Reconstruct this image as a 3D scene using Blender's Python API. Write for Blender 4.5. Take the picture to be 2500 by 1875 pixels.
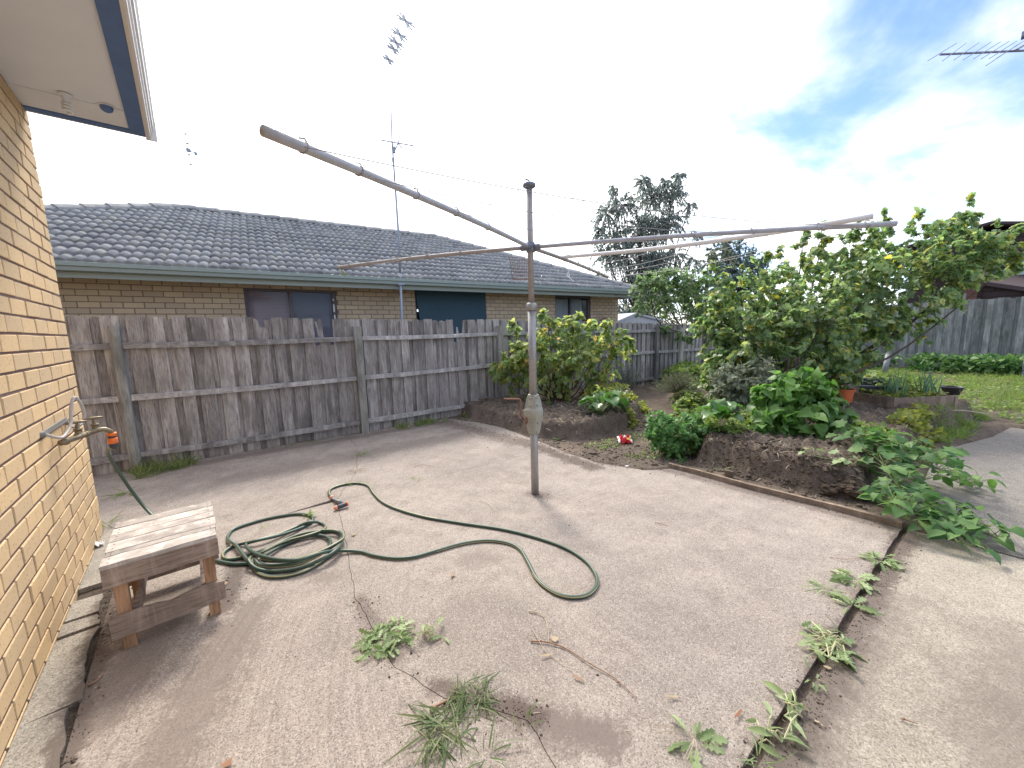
import bpy, math, random
import numpy as np
from mathutils import Vector, Matrix

for o in list(bpy.data.objects): bpy.data.objects.remove(o)
random.seed(7); RNG = np.random.default_rng(11)
SC = bpy.context.scene; COL = SC.collection
PI = math.pi
# ---------------------------------------------------------------- camera
F, PITCH, ROLL, YAW, EYE = 940., math.radians(-7.77), math.radians(-1.53), math.radians(39.88), 1.4
def _rz(v, a): return Vector((math.cos(a)*v[0]-math.sin(a)*v[1], math.sin(a)*v[0]+math.cos(a)*v[1], v[2]))
_r, _u = Vector((1, 0, 0)), Vector((0, -math.sin(PITCH), math.cos(PITCH)))
CR = _rz(math.cos(ROLL)*_r+math.sin(ROLL)*_u, -YAW)
CU = _rz(-math.sin(ROLL)*_r+math.cos(ROLL)*_u, -YAW)
CF = _rz((0, math.cos(PITCH), math.sin(PITCH)), -YAW)
CAM = Vector((0, 0, EYE))
cd = bpy.data.cameras.new('camera'); cam = bpy.data.objects.new('camera', cd); COL.objects.link(cam)
cd.sensor_width = 36; cd.lens = 36*F/2500; cd.clip_end = 2000; cd.clip_start = .05
cam.matrix_world = Matrix(((CR.x, CU.x, -CF.x, 0), (CR.y, CU.y, -CF.y, 0), (CR.z, CU.z, -CF.z, EYE), (0, 0, 0, 1)))
SC.camera = cam
SC.view_settings.view_transform = 'Standard'; SC.view_settings.look = 'None'
SC.view_settings.gamma = 1; SC.view_settings.use_curve_mapping = False
SC.view_settings.exposure = 0.68
SC.cycles.sample_clamp_indirect = 6; SC.cycles.max_bounces = 8; SC.cycles.transparent_max_bounces = 8
# ---------------------------------------------------------------- world and sun
SUN_AZ = math.atan2(.38, .92)              # measured from +Y towards +X
SUN_EL = math.radians(47)
SUN = Vector((math.sin(SUN_AZ)*math.cos(SUN_EL), math.cos(SUN_AZ)*math.cos(SUN_EL), math.sin(SUN_EL)))
W = bpy.data.worlds.new('World'); SC.world = W; W.use_nodes = True
def world():
    nt = W.node_tree; N, L = nt.nodes, nt.links
    bg = N['Background']; bg.inputs['Strength'].default_value = .15
    sky = N.new('ShaderNodeTexSky'); sky.sky_type = 'NISHITA'; sky.sun_disc = False
    sky.sun_elevation = SUN_EL; sky.sun_rotation = SUN_AZ; sky.air_density = 1.0; sky.dust_density = .4; sky.ozone_density = 1.0
    tc = N.new('ShaderNodeTexCoord')
    sep = N.new('ShaderNodeSeparateXYZ'); L.new(tc.outputs['Generated'], sep.inputs[0])
    def m(op, a, b=None, c=None):
        n = N.new('ShaderNodeMath'); n.operation = op
        for i, x in enumerate((a, b, c)):
            if x is None: continue
            if isinstance(x, (int, float)): n.inputs[i].default_value = x
            else: L.new(x, n.inputs[i])
        return n.outputs[0]
    zz = m('ADD', m('MAXIMUM', sep.outputs[2], 0), .22)
    u = m('DIVIDE', sep.outputs[0], zz); v = m('DIVIDE', sep.outputs[1], zz)
    cmb = N.new('ShaderNodeCombineXYZ'); L.new(u, cmb.inputs[0]); L.new(v, cmb.inputs[1])
    mp = N.new('ShaderNodeMapping'); mp.inputs['Rotation'].default_value = (0, 0, .8); mp.inputs['Scale'].default_value = (.5, 1.25, 1)
    mp.inputs['Location'].default_value = (.75, .55, 0)
    L.new(cmb.outputs[0], mp.inputs[0])
    nz = N.new('ShaderNodeTexNoise'); nz.inputs['Scale'].default_value = 1.15; nz.inputs['Detail'].default_value = 7
    nz.inputs['Roughness'].default_value = .55; nz.inputs['Distortion'].default_value = .5; L.new(mp.outputs[0], nz.inputs['Vector'])
    dt = N.new('ShaderNodeVectorMath'); dt.operation = 'DOT_PRODUCT'; L.new(tc.outputs['Generated'], dt.inputs[0]); dt.inputs[1].default_value = SUN
    d = m('MAXIMUM', dt.outputs['Value'], 0)
    k = m('ADD', nz.outputs[0], m('MULTIPLY', m('POWER', d, 3.0), .46))
    mr = N.new('ShaderNodeMapRange'); mr.interpolation_type = 'SMOOTHSTEP'
    L.new(k, mr.inputs[0]); mr.inputs[1].default_value = .445; mr.inputs[2].default_value = .65
    br = m('ADD', 7.2, m('MULTIPLY', m('POWER', d, 4), 6.0))
    cl = N.new('ShaderNodeVectorMath'); cl.operation = 'SCALE'; cl.inputs[0].default_value = (.985, 1.0, 1.02); L.new(br, cl.inputs['Scale'])
    mx = N.new('ShaderNodeMix'); mx.data_type = 'RGBA'; L.new(mr.outputs[0], mx.inputs['Factor'])
    tn = N.new('ShaderNodeVectorMath'); tn.operation = 'MULTIPLY'; L.new(sky.outputs[0], tn.inputs[0]); tn.inputs[1].default_value = (.84, .92, 1.14); L.new(tn.outputs[0], mx.inputs['A']); L.new(cl.outputs[0], mx.inputs['B']); L.new(mx.outputs['Result'], bg.inputs['Color'])
world()
sd = bpy.data.lights.new('sun', 'SUN'); so = bpy.data.objects.new('sun', sd); COL.objects.link(so)
sd.energy = 2.6; sd.angle = math.radians(14); sd.color = (1, .93, .82)
so.rotation_euler = SUN.to_track_quat('Z', 'Y').to_euler()

# ---------------------------------------------------------------- survey helpers (photo pixel -> place)
def ray(px, py): return CF+CR*((px-1250)/F)-CU*((py-937.5)/F)
def gp(px, py, z=0.):
    d = ray(px, py); return CAM+d*((z-EYE)/d.z)
def dp(px, py, depth): return CAM+ray(px, py)*depth
def onplane(px, py, p0, n):
    d = ray(px, py); n = Vector(n); return CAM+d*((Vector(p0)-CAM).dot(n)/d.dot(n))
# ---------------------------------------------------------------- numpy noise
def _h(ix, iy, s): 
    v = np.sin(ix*127.1+iy*311.7+s*74.7)*43758.5453
    return v-np.floor(v)
def vnoise(x, y, s=0):
    ix, iy = np.floor(x), np.floor(y); fx, fy = x-ix, y-iy
    fx = fx*fx*(3-2*fx); fy = fy*fy*(3-2*fy)
    return (_h(ix, iy, s)*(1-fx)+_h(ix+1, iy, s)*fx)*(1-fy)+(_h(ix, iy+1, s)*(1-fx)+_h(ix+1, iy+1, s)*fx)*fy
def fbm(x, y, o=4, s=0):
    a, t, n = .5, 0, 0
    for i in range(o):
        n = n+a*vnoise(x*2**i, y*2**i, s+i*13); t += a; a *= .5
    return n/t
def polydist(x, y, P):
    """signed distance, positive inside"""
    P = np.array(P, float); d = np.full(x.shape, 1e9); ins = np.zeros(x.shape, bool)
    for i in range(len(P)):
        a, b = P[i], P[(i+1) % len(P)]; e = b-a
        t = np.clip(((x-a[0])*e[0]+(y-a[1])*e[1])/(e@e), 0, 1)
        d = np.minimum(d, np.hypot(x-a[0]-t*e[0], y-a[1]-t*e[1]))
        c = ((a[1] > y) != (b[1] > y)) & (x < (b[0]-a[0])*(y-a[1])/(b[1]-a[1]+1e-12)+a[0])
        ins ^= c
    return np.where(ins, d, -d)
# ---------------------------------------------------------------- materials
MATS = {}
class NT:
    def __init__(s, name):
        s.m = bpy.data.materials.new(name); s.m.use_nodes = True; s.N = s.m.node_tree.nodes; s.L = s.m.node_tree.links
        s.b = s.N['Principled BSDF']; s.out = s.N['Material Output']; MATS[name] = s.m
    def put(s, inp, x):
        if isinstance(x, (int, float)): inp.default_value = x
        elif isinstance(x, tuple): inp.default_value = x if len(x) == 4 or len(inp.default_value) == 3 else (*x, 1)
        else: s.L.new(x, inp)
    def pos(s, kind='Position'):
        if kind == 'Position': return s.N.new('ShaderNodeNewGeometry').outputs['Position']
        return s.N.new('ShaderNodeTexCoord').outputs[kind]
    def map(s, vec, scale=(1, 1, 1), rot=(0, 0, 0), loc=(0, 0, 0)):
        n = s.N.new('ShaderNodeMapping'); s.L.new(vec, n.inputs[0]); n.inputs['Scale'].default_value = scale
        n.inputs['Rotation'].default_value = rot; n.inputs['Location'].default_value = loc; return n.outputs[0]
    def noise(s, vec, scale, detail=4, rough=.55, dist=0):
        n = s.N.new('ShaderNodeTexNoise'); s.L.new(vec, n.inputs['Vector']); n.inputs['Scale'].default_value = scale
        n.inputs['Detail'].default_value = detail; n.inputs['Roughness'].default_value = rough; n.inputs['Distortion'].default_value = dist
        return n.outputs[0]
    def voro(s, vec, scale, out='Distance', feature='F1'):
        n = s.N.new('ShaderNodeTexVoronoi'); n.feature = feature; s.L.new(vec, n.inputs['Vector']); n.inputs['Scale'].default_value = scale
        return n.outputs[out]
    def ramp(s, fac, stops):
        n = s.N.new('ShaderNodeValToRGB'); s.put(n.inputs[0], fac); e = n.color_ramp.elements
        while len(e) < len(stops): e.new(.5)
        for i, (p, c) in enumerate(stops):
            e[i].position = p; e[i].color = (*c, 1) if isinstance(c, tuple) else (c, c, c, 1)
        return n.outputs[0]
    def rng(s, x, a, b, c=0., d=1.):
        n = s.N.new('ShaderNodeMapRange'); s.put(n.inputs[0], x)
        for i, v in enumerate((a, b, c, d)): n.inputs[i+1].default_value = v
        return n.outputs[0]
    def math(s, op, a, b=0.):
        n = s.N.new('ShaderNodeMath'); n.operation = op; s.put(n.inputs[0], a); s.put(n.inputs[1], b); return n.outputs[0]
    def mix(s, f, a, b, mode='MIX'):
        n = s.N.new('ShaderNodeMix'); n.data_type = 'RGBA'; n.blend_type = mode
        s.put(n.inputs['Factor'], f); s.put(n.inputs['A'], a); s.put(n.inputs['B'], b); return n.outputs['Result']
    def bump(s, h, strength=.3, dist=.01, prev=None):
        n = s.N.new('ShaderNodeBump'); s.put(n.inputs['Height'], h); n.inputs['Strength'].default_value = strength
        n.inputs['Distance'].default_value = dist
        if prev is not None: s.L.new(prev, n.inputs['Normal'])
        s.L.new(n.outputs[0], s.b.inputs['Normal']); return n.outputs[0]
    def rand(s):
        a = s.N.new('ShaderNodeObjectInfo').outputs['Random']; b = s.N.new('ShaderNodeNewGeometry').outputs['Random Per Island']
        return s.math('FRACT', s.math('ADD', a, b))
    def col(s, c): s.put(s.b.inputs['Base Color'], c)
    def rough(s, r): s.put(s.b.inputs['Roughness'], r)
    def set(s, k, v): s.put(s.b.inputs[k], v)

def simple(name, c, rough=.6, metal=0., var=.18, scale=12., bump=0., bscale=60.):
    t = NT(name); p = t.pos()
    n = t.noise(p, scale, 5)
    t.col(t.mix(n, tuple(x*(1-var) for x in c), tuple(min(1, x*(1+var)) for x in c)))
    t.rough(rough); t.set('Metallic', metal)
    if bump: t.bump(t.noise(p, bscale, 3), bump, .004)
    return t.m

def mat_concrete(name, lo, hi, stain=1.):
    t = NT(name); p = t.pos()
    big = t.noise(p, 1.1, 12, .74, .3); mid = t.noise(p, 5., 12, .74); fine = t.noise(p, 90, 4, .7)
    c = t.mix(t.rng(big, .36, .64), lo, hi); c = t.mix(t.rng(t.noise(p, 2.6, 12, .76), .5, .66, 0, .6), c, (hi[0]*1.18, hi[1]*1.15, hi[2]*1.13))
    c = t.mix(t.rng(mid, .46, .74, 0, .55), c, tuple(x*.6 for x in lo))
    # broom arcs left by sweeping, round the middle of the patio
    sub = t.N.new('ShaderNodeVectorMath'); sub.operation = 'SUBTRACT'; t.L.new(p, sub.inputs[0]); sub.inputs[1].default_value = (2.4, .9, 0)
    sp = t.N.new('ShaderNodeSeparateXYZ'); t.L.new(sub.outputs[0], sp.inputs[0])
    r = t.math('SQRT', t.math('ADD', t.math('MULTIPLY', sp.outputs[0], sp.outputs[0]), t.math('MULTIPLY', sp.outputs[1], sp.outputs[1])))
    a = t.math('ARCTAN2', sp.outputs[1], sp.outputs[0])
    cb = t.N.new('ShaderNodeCombineXYZ'); t.L.new(t.math('MULTIPLY', r, 26.), cb.inputs[0]); t.L.new(t.math('MULTIPLY', a, 1.1), cb.inputs[1])
    arc = t.noise(cb.outputs[0], 1.6, 6, .65)
    sx = t.N.new('ShaderNodeSeparateXYZ'); t.L.new(p, sx.inputs[0]); am = t.math('MAXIMUM', t.rng(t.noise(p, .8, 2), .45, .68, 0, .8), t.math('MULTIPLY', t.rng(sx.outputs[0], 1.1, .2), t.rng(sx.outputs[1], 3., 2.2)))
    c = t.mix(t.math('MULTIPLY', t.rng(arc, .45, .7, 0, .6), am), c, (hi[0]*1.1, hi[1]*1.06, hi[2]*1.04))
    c = t.mix(t.math('MULTIPLY', t.rng(arc, .5, .3, 0, .5), am), c, (lo[0]*.72, lo[1]*.66, lo[2]*.64))
    # dirt blotches and moss
    d = t.rng(t.noise(p, 2.1, 12, .78), .55, .66, 0, .6*stain)
    c = t.mix(d, c, (.17, .132, .115))
    # exposed aggregate: pale and dark grains
    gr = t.voro(p, 240, 'Color'); sg = t.N.new('ShaderNodeSeparateColor'); t.L.new(gr, sg.inputs[0])
    c = t.mix(t.rng(sg.outputs[0], .74, .86, 0, .42), c, (.60, .55, .49))
    c = t.mix(t.rng(sg.outputs[1], .70, .84, 0, .7), c, (.15, .12, .105))
    # dirt along joints, wall foot, bed edge; darker brown at stool and pole base
    NZ = (t.noise(p, 7., 8, .72, .6), t.noise(p, 46., 5, .75))
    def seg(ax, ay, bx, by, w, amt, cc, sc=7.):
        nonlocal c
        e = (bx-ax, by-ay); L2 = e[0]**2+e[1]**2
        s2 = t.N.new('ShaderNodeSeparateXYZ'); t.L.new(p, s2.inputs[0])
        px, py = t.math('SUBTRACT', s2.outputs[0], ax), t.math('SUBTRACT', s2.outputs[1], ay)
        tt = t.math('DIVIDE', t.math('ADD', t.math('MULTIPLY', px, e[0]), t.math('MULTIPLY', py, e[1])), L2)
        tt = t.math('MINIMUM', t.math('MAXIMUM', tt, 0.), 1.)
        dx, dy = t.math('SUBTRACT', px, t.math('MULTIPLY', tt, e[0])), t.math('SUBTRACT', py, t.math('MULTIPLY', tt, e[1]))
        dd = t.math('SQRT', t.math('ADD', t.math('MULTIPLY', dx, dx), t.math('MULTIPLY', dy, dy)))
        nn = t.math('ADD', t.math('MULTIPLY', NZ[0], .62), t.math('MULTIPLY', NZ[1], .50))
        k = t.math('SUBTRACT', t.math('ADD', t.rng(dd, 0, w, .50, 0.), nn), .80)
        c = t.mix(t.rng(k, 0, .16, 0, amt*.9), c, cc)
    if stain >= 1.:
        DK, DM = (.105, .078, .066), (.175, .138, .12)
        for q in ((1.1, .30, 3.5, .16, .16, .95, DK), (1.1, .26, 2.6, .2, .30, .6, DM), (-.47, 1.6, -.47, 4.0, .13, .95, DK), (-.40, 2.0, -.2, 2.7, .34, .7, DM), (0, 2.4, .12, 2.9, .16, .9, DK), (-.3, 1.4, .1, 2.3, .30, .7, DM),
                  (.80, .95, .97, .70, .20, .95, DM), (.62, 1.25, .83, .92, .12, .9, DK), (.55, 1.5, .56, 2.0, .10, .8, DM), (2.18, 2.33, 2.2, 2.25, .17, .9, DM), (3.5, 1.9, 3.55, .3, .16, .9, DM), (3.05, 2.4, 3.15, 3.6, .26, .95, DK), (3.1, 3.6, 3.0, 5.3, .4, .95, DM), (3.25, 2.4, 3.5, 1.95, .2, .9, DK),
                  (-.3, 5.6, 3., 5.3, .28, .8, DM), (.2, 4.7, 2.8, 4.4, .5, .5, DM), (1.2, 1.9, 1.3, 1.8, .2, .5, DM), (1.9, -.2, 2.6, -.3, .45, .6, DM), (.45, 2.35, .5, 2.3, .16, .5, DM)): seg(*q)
    c = t.mix(t.rng(fine, .35, .75, 0, .35), c, tuple(x*.55 for x in lo))
    t.col(c); t.rough(.92); t.set('Specular IOR Level', .25)
    b = t.bump(sg.outputs[2], .25, .003); t.bump(fine, .35, .004, b)
    return t.m
def mat_soil(name, a, b, c):
    t = NT(name); p = t.pos()
    n = t.noise(p, 7, 9, .7); f = t.noise(p, 55, 5, .7)
    k = t.mix(t.rng(n, .3, .7), a, b); k = t.mix(t.rng(f, .55, .8, 0, .8), k, c)
    k = t.mix(t.rng(t.noise(p, 1.1, 4), .52, .7, 0, .5), k, (b[0]*1.5, b[1]*1.45, b[2]*1.35))
    t.col(k); t.rough(1.); t.set('Specular IOR Level', .1)
    x = t.bump(f, .9, .02); t.bump(t.noise(p, 160, 3), .6, .006, x); return t.m
def mat_brick(name, c1, c2, spot, spotamt=.6):
    t = NT(name); p = t.pos()
    rn = t.rand()
    c = t.mix(rn, c1, c2)
    c = t.mix(t.rng(t.noise(p, 9, 5), .45, .75, 0, .3), c, tuple(x*.8 for x in c1))
    s = t.rng(t.noise(p, 75, 4, .6), .60, .68, 0, spotamt); c = t.mix(s, c, spot)
    c = t.mix(t.rng(t.noise(p, 28, 3, .6), .62, .74, 0, spotamt*.5), c, tuple(x*1.6 for x in spot))
    t.col(c); t.rough(.85); t.bump(t.noise(p, 120, 4), .3, .003); return t.m
def mat_timber(name, a, b, dark, axis='Z', scale=1., lich=None):
    t = NT(name); p = t.pos('Object')
    rn = t.N.new('ShaderNodeObjectInfo').outputs['Random']
    off = t.N.new('ShaderNodeCombineXYZ'); 
    for i in range(3): t.L.new(t.math('MULTIPLY', rn, 37.+i*11), off.inputs[i])
    ad = t.N.new('ShaderNodeVectorMath'); t.L.new(p, ad.inputs[0]); t.L.new(off.outputs[0], ad.inputs[1])
    st = {'Z': (26, 26, 1.6), 'X': (1.6, 26, 26), 'Y': (26, 1.6, 26)}[axis]
    v = t.map(ad.outputs[0], tuple(q*scale for q in st))
    g = t.noise(v, 1.4, 8, .7, .4); g2 = t.noise(v, 5.5, 4, .7)
    c = t.mix(t.rng(g, .3, .72), a, b)
    c = t.mix(t.rng(g2, .48, .70, 0, .85), c, dark)
    c = t.mix(t.rng(t.noise(t.map(ad.outputs[0], (5, 5, 2)), 1.3, 6), .45, .66, 0, .75), c, tuple(x*.55 for x in a)); c = t.mix(t.rng(t.noise(t.map(ad.outputs[0], (9, 9, 1.1)), 1.7, 5, .65), .52, .68, 0, .6), c, tuple(min(1, x*1.35) for x in b))
    hs = t.N.new('ShaderNodeHueSaturation'); t.L.new(c, hs.inputs['Color']); t.L.new(t.rng(rn, 0, 1, .72, 1.22), hs.inputs['Value'])
    c = hs.outputs[0]
    if lich: c = t.mix(t.rng(t.noise(ad.outputs[0], 6, 6), .6, .72, 0, .45), c, lich)
    t.col(c); t.rough(.9); t.set('Specular IOR Level', .2)
    x = t.bump(g2, .5, .006); t.bump(g, .5, .006, x); return t.m
def mat_leaf(name, stops, rough=.42, trans=.35, spec=.5, vein=0.):
    t = NT(name); r = t.rand()
    c = t.ramp(r, stops)
    p = t.pos()
    c = t.mix(t.rng(t.noise(p, 26, 3), .4, .75, 0, .35), c, tuple(x*.6 for x in stops[0][1]))
    t.col(c); t.rough(rough); t.set('Specular IOR Level', spec)
    if vein: t.bump(t.noise(p, 90, 3), vein, .004)
    tr = t.N.new('ShaderNodeBsdfTranslucent'); 
    hs = t.N.new('ShaderNodeHueSaturation'); t.L.new(c, hs.inputs['Color']); hs.inputs['Value'].default_value = 1.7; hs.inputs['Saturation'].default_value = 1.12
    t.L.new(hs.outputs[0], tr.inputs[0])
    mx = t.N.new('ShaderNodeMixShader'); mx.inputs[0].default_value = trans
    t.L.new(t.b.outputs[0], mx.inputs[1]); t.L.new(tr.outputs[0], mx.inputs[2]); t.L.new(mx.outputs[0], t.out.inputs[0])
    return t.m
def mat_glass(name, tint=(.03, .035, .045), rough=.05):
    t = NT(name); t.col(tint); t.rough(rough); t.set('Specular IOR Level', .6); return t.m

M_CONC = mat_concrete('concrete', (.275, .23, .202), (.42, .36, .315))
M_CONC2 = mat_concrete('concrete_pale', (.28, .245, .195), (.42, .372, .305), 1.)
M_PATH = mat_concrete('concrete_path', (.17, .155, .14), (.27, .25, .225), .95)
M_STRIP = mat_concrete('concrete_strip', (.30, .275, .235), (.42, .385, .33), 1.1)
M_SOIL = mat_soil('soil', (.085, .066, .055), (.20, .16, .13), (.36, .305, .25))
M_CLOD = mat_soil('clod', (.075, .055, .042), (.17, .13, .098), (.30, .245, .185))
M_CRUMB = mat_soil('crumb', (.09, .07, .058), (.17, .135, .115), (.26, .21, .18))
M_BRICK = mat_brick('cream_brick', (.70, .49, .265), (.57, .41, .245), (.24, .14, .06), .8)
M_MORT = simple('mortar_dark', (.15, .095, .085), .95, 0, .3, 20, .5, 90)
M_BRICK2 = mat_brick('neighbour_brick', (.56, .455, .31), (.44, .355, .26), (.28, .2, .13), .4)
M_MORT2 = simple('mortar_brown', (.20, .155, .13), .95, 0, .2, 20)
M_TILE = NT('roof_tile'); 
def _tile():
    t = M_TILE; p = t.pos(); r = t.rand()
    c = t.mix(r, (.20, .205, .225), (.30, .305, .32)); c = t.mix(t.rng(t.noise(p, 6, 8, .7), .46, .64, 0, .75), c, (.40, .385, .335)); c = t.mix(t.rng(t.noise(p, 21, 5, .7), .56, .68, 0, .5), c, (.14, .135, .12))
    c = t.mix(t.rng(t.noise(p, 2.3, 5, .6), .55, .7, 0, .5), c, (.09, .09, .095))
    t.col(c); t.rough(.8); t.set('Specular IOR Level', .3); t.bump(t.noise(p, 70, 4), .35, .005); return t.m
M_TILE = _tile()
M_GUT = simple('gutter_green', (.27, .33, .315), .45, 0, .08, 5)
M_FASC = simple('fascia_green', (.30, .345, .32), .6, 0, .08, 5)
M_EAVE = simple('eave_lining', (.36, .38, .37), .8, 0, .06, 5)
M_SOFF = simple('soffit_white', (.80, .83, .89), .85, 0, .05, 3, .15, 300)
M_SOFF_P = simple('soffit_patch', (.78, .80, .84), .8, 0, .08, 14, .2, 120)
M_BLUE = simple('fascia_lens_blue', (.10, .18, .38), .6, 0, .18, 14)  # blue colour fringe of the lens put into the fascia colour
M_CREAM = simple('gutter_cream', (.76, .73, .71), .4, 0, .06, 6)
M_WHITE = simple('white_plastic', (.80, .80, .80), .4, 0, .03)
M_PALE = mat_timber('paling_grey', (.30, .278, .268), (.47, .445, .435), (.075, .062, .058), 'Z')
M_PALE_SHADE = mat_timber('paling_shaded', (.22, .20, .195), (.36, .335, .33), (.06, .05, .047), 'Z')  # back palings: shade of the recess put into a darker copy of the wood
M_RAIL = mat_timber('rail_grey', (.34, .325, .32), (.49, .47, .465), (.06, .05, .048), 'X')
M_POST = mat_timber('post_grey', (.27, .265, .24), (.36, .35, .325), (.12, .11, .1), 'Z', .8, (.30, .31, .26))
M_REAR = mat_timber('rear_paling', (.23, .235, .22), (.34, .345, .325), (.10, .10, .095), 'Z')
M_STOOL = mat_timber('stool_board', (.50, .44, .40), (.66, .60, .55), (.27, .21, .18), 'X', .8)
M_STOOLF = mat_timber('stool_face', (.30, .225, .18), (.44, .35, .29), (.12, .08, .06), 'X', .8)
M_LEG = mat_timber('stool_leg', (.32, .185, .105), (.44, .27, .165), (.15, .08, .045), 'Z', .8)
M_EDGE = mat_timber('edging_wood', (.19, .145, .11), (.28, .22, .17), (.09, .06, .04), 'Y')
M_PLANTER = mat_timber('planter_wood', (.28, .20, .15), (.40, .31, .24), (.08, .055, .04), 'Y')
M_GALV = simple('galvanised', (.36, .35, .34), .5, .55, .25, 30, .2, 200)
M_CAST = simple('cast_alloy', (.36, .35, .30), .62, .3, .25, 25, .35, 130)
M_STEEL = simple('old_steel', (.36, .32, .30), .6, .3, .3, 22, .3, 150)
M_ARM = simple('arm_steel', (.46, .455, .48), .6, .3, .3, 22, .3, 150)
M_HUB = simple('hub_iron', (.19, .20, .24), .6, .4, .3, 30, .4, 120)
M_RUST = simple('rust', (.24, .135, .10), .85, .1, .45, 45, .5, 180)
M_PVC = simple('pvc_pipe', (.78, .74, .70), .4, 0, .12, 14)
M_WIRE = simple('line_wire', (.30, .30, .32), .6, .2, .2, 40)
M_WIREW = simple('line_pale', (.75, .74, .70), .6, 0, .1, 40)
M_MAST = simple('mast_metal', (.30, .33, .40), .5, .4, .15)
M_ANT = simple('antenna_metal', (.26, .26, .33), .5, .3, .1)
M_HGREEN = simple('hose_green', (.050, .085, .062), .38, 0, .2, 9)
M_HYEL = simple('hose_yellow', (.44, .39, .20), .38, 0, .15, 9)
M_ORANGE = simple('orange_plastic', (.85, .19, .04), .4, 0, .06)
M_ORANGE_D = simple('orange_faded', (.72, .30, .20), .45, 0, .08)
M_BLACK = simple('black_plastic', (.045, .048, .06), .5, 0, .2)
M_GREY = simple('grey_plastic', (.20, .21, .22), .5, 0, .1)
M_BRASS = simple('brass_old', (.24, .195, .13), .45, .6, .4, 60, .3, 200)
M_COPPER = simple('copper_pipe', (.36, .27, .20), .4, .6, .25, 30)
M_RUBBER = simple('grey_hose', (.44, .40, .38), .55, 0, .12)
M_FRAME = simple('window_frame', (.10, .085, .10), .5, 0, .15)
M_GLASS = mat_glass('window_glass')
M_BLIND = simple('mauve_blind', (.58, .45, .49), .7, 0, .08)
M_SCREEN = simple('dark_screen', (.19, .19, .25), .6, 0, .08)
M_SHADE = simple('shade_cloth', (.03, .07, .10), .8, 0, .12, 8)
M_CURT = simple('lace_curtain', (.55, .57, .58), .9, 0, .1)
M_SHED = simple('shed_steel', (.42, .45, .50), .4, .2, .08)
M_DBROWN = simple('dark_boards', (.050, .030, .026), .7, 0, .15)
M_DROOF = simple('dark_roof', (.055, .035, .036), .7, 0, .15)
M_RBRICK = mat_brick('red_brick', (.17, .065, .045), (.12, .05, .04), (.06, .03, .025), .4)
M_TERRA = simple('terracotta_pot', (.62, .14, .045), .6, 0, .1)
M_BARK = simple('bark', (.085, .06, .045), .95, 0, .4, 25, .6, 70)
M_BARKG = simple('bark_grey', (.20, .18, .15), .9, 0, .3, 25, .5, 60)
M_BARKP = simple('bark_pale', (.46, .43, .35), .9, 0, .2, 25, .4, 60)
M_STEM = simple('green_stem', (.20, .27, .09), .6, 0, .25)
M_STEMP = simple('pale_stem', (.52, .50, .30), .55, 0, .15)
M_TWIG = simple('dry_twig', (.30, .17, .11), .8, 0, .35, 60)
M_STRAW = simple('dry_straw', (.50, .42, .31), .9, 0, .25, 60)
M_DRY = mat_leaf('dry_leaf', [(0, (.34, .25, .16)), (.5, (.46, .36, .25)), (1, (.28, .12, .07))], .8, .1, .2)
M_RED = simple('red_foil', (.62, .02, .03), .25, .2, .15); M_FOIL = simple('silver_foil', (.75, .72, .70), .25, .5, .15)
M_YEL = simple('yellow_print', (.75, .50, .08), .4)
G = lambda *s: [(i/(len(s)-1), c) for i, c in enumerate(s)]
M_LTREE = mat_leaf('leaf_tree', [(0, (.125, .205, .095)), (.35, (.19, .285, .125)), (.72, (.285, .375, .15)), (.93, (.41, .44, .15)), (1, (.60, .49, .10))], .42, .55, .8)
M_LBUSH = mat_leaf('leaf_bush', [(0, (.16, .25, .11)), (.4, (.26, .34, .14)), (.75, (.38, .43, .16)), (.94, (.50, .47, .14)), (1, (.64, .42, .15))], .42, .58, .5)
M_LSAP = mat_leaf('leaf_sapling', G((.11, .18, .075), (.17, .26, .11), (.26, .34, .15)), .4, .45, .5)
M_LBEAN = mat_leaf('leaf_bean', G((.08, .175, .04), (.125, .245, .06), (.19, .33, .09)), .42, .42, .35, .25)
M_LVINE = mat_leaf('leaf_vine', G((.05, .12, .04), (.09, .185, .055), (.17, .28, .09)), .5, .35, .3, .35)
M_LPARS = mat_leaf('leaf_parsley', G((.09, .20, .07), (.14, .28, .095), (.22, .38, .14)), .45, .45, .35)
M_LSAGE = mat_leaf('leaf_sage', G((.16, .19, .13), (.24, .27, .19), (.32, .34, .24)), .6, .25, .3)
M_LROSE = mat_leaf('leaf_rosemary', G((.11, .15, .13), (.17, .21, .18), (.23, .27, .22)), .6, .25, .3)
M_LLAV = mat_leaf('leaf_lavender', G((.14, .175, .10), (.20, .23, .13), (.28, .29, .17)), .6, .25, .3)
M_LCHARD = mat_leaf('leaf_chard', G((.055, .14, .03), (.09, .20, .045), (.14, .28, .06)), .32, .3, .6, .3)
M_LLOW = mat_leaf('leaf_low', G((.12, .20, .05), (.20, .29, .08), (.32, .37, .11)), .45, .4, .4)
M_LYEL = mat_leaf('leaf_yellowgreen', G((.17, .21, .05), (.27, .31, .075), (.38, .38, .11)), .5, .4, .4)
M_GRASS = mat_leaf('grass', G((.11, .17, .05), (.19, .25, .08), (.34, .34, .14)), .5, .35, .35)
M_LWEED = mat_leaf('leaf_weed', G((.20, .28, .12), (.30, .39, .18), (.42, .50, .27)), .5, .3, .4)
M_LGRASSW = mat_leaf('grass_weed', G((.10, .15, .06), (.17, .225, .10), (.28, .31, .16)), .5, .3, .35)
M_LONION = mat_leaf('leaf_onion', G((.13, .26, .15), (.18, .33, .19), (.24, .38, .22)), .4, .25, .5)
M_LFAR_VEIL = mat_leaf('leaf_far_veil', G((.22, .26, .255), (.27, .315, .295), (.33, .36, .32)), .55, .65, .4)  # pale glare veil over the tall far tree put into its leaf colour
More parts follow.
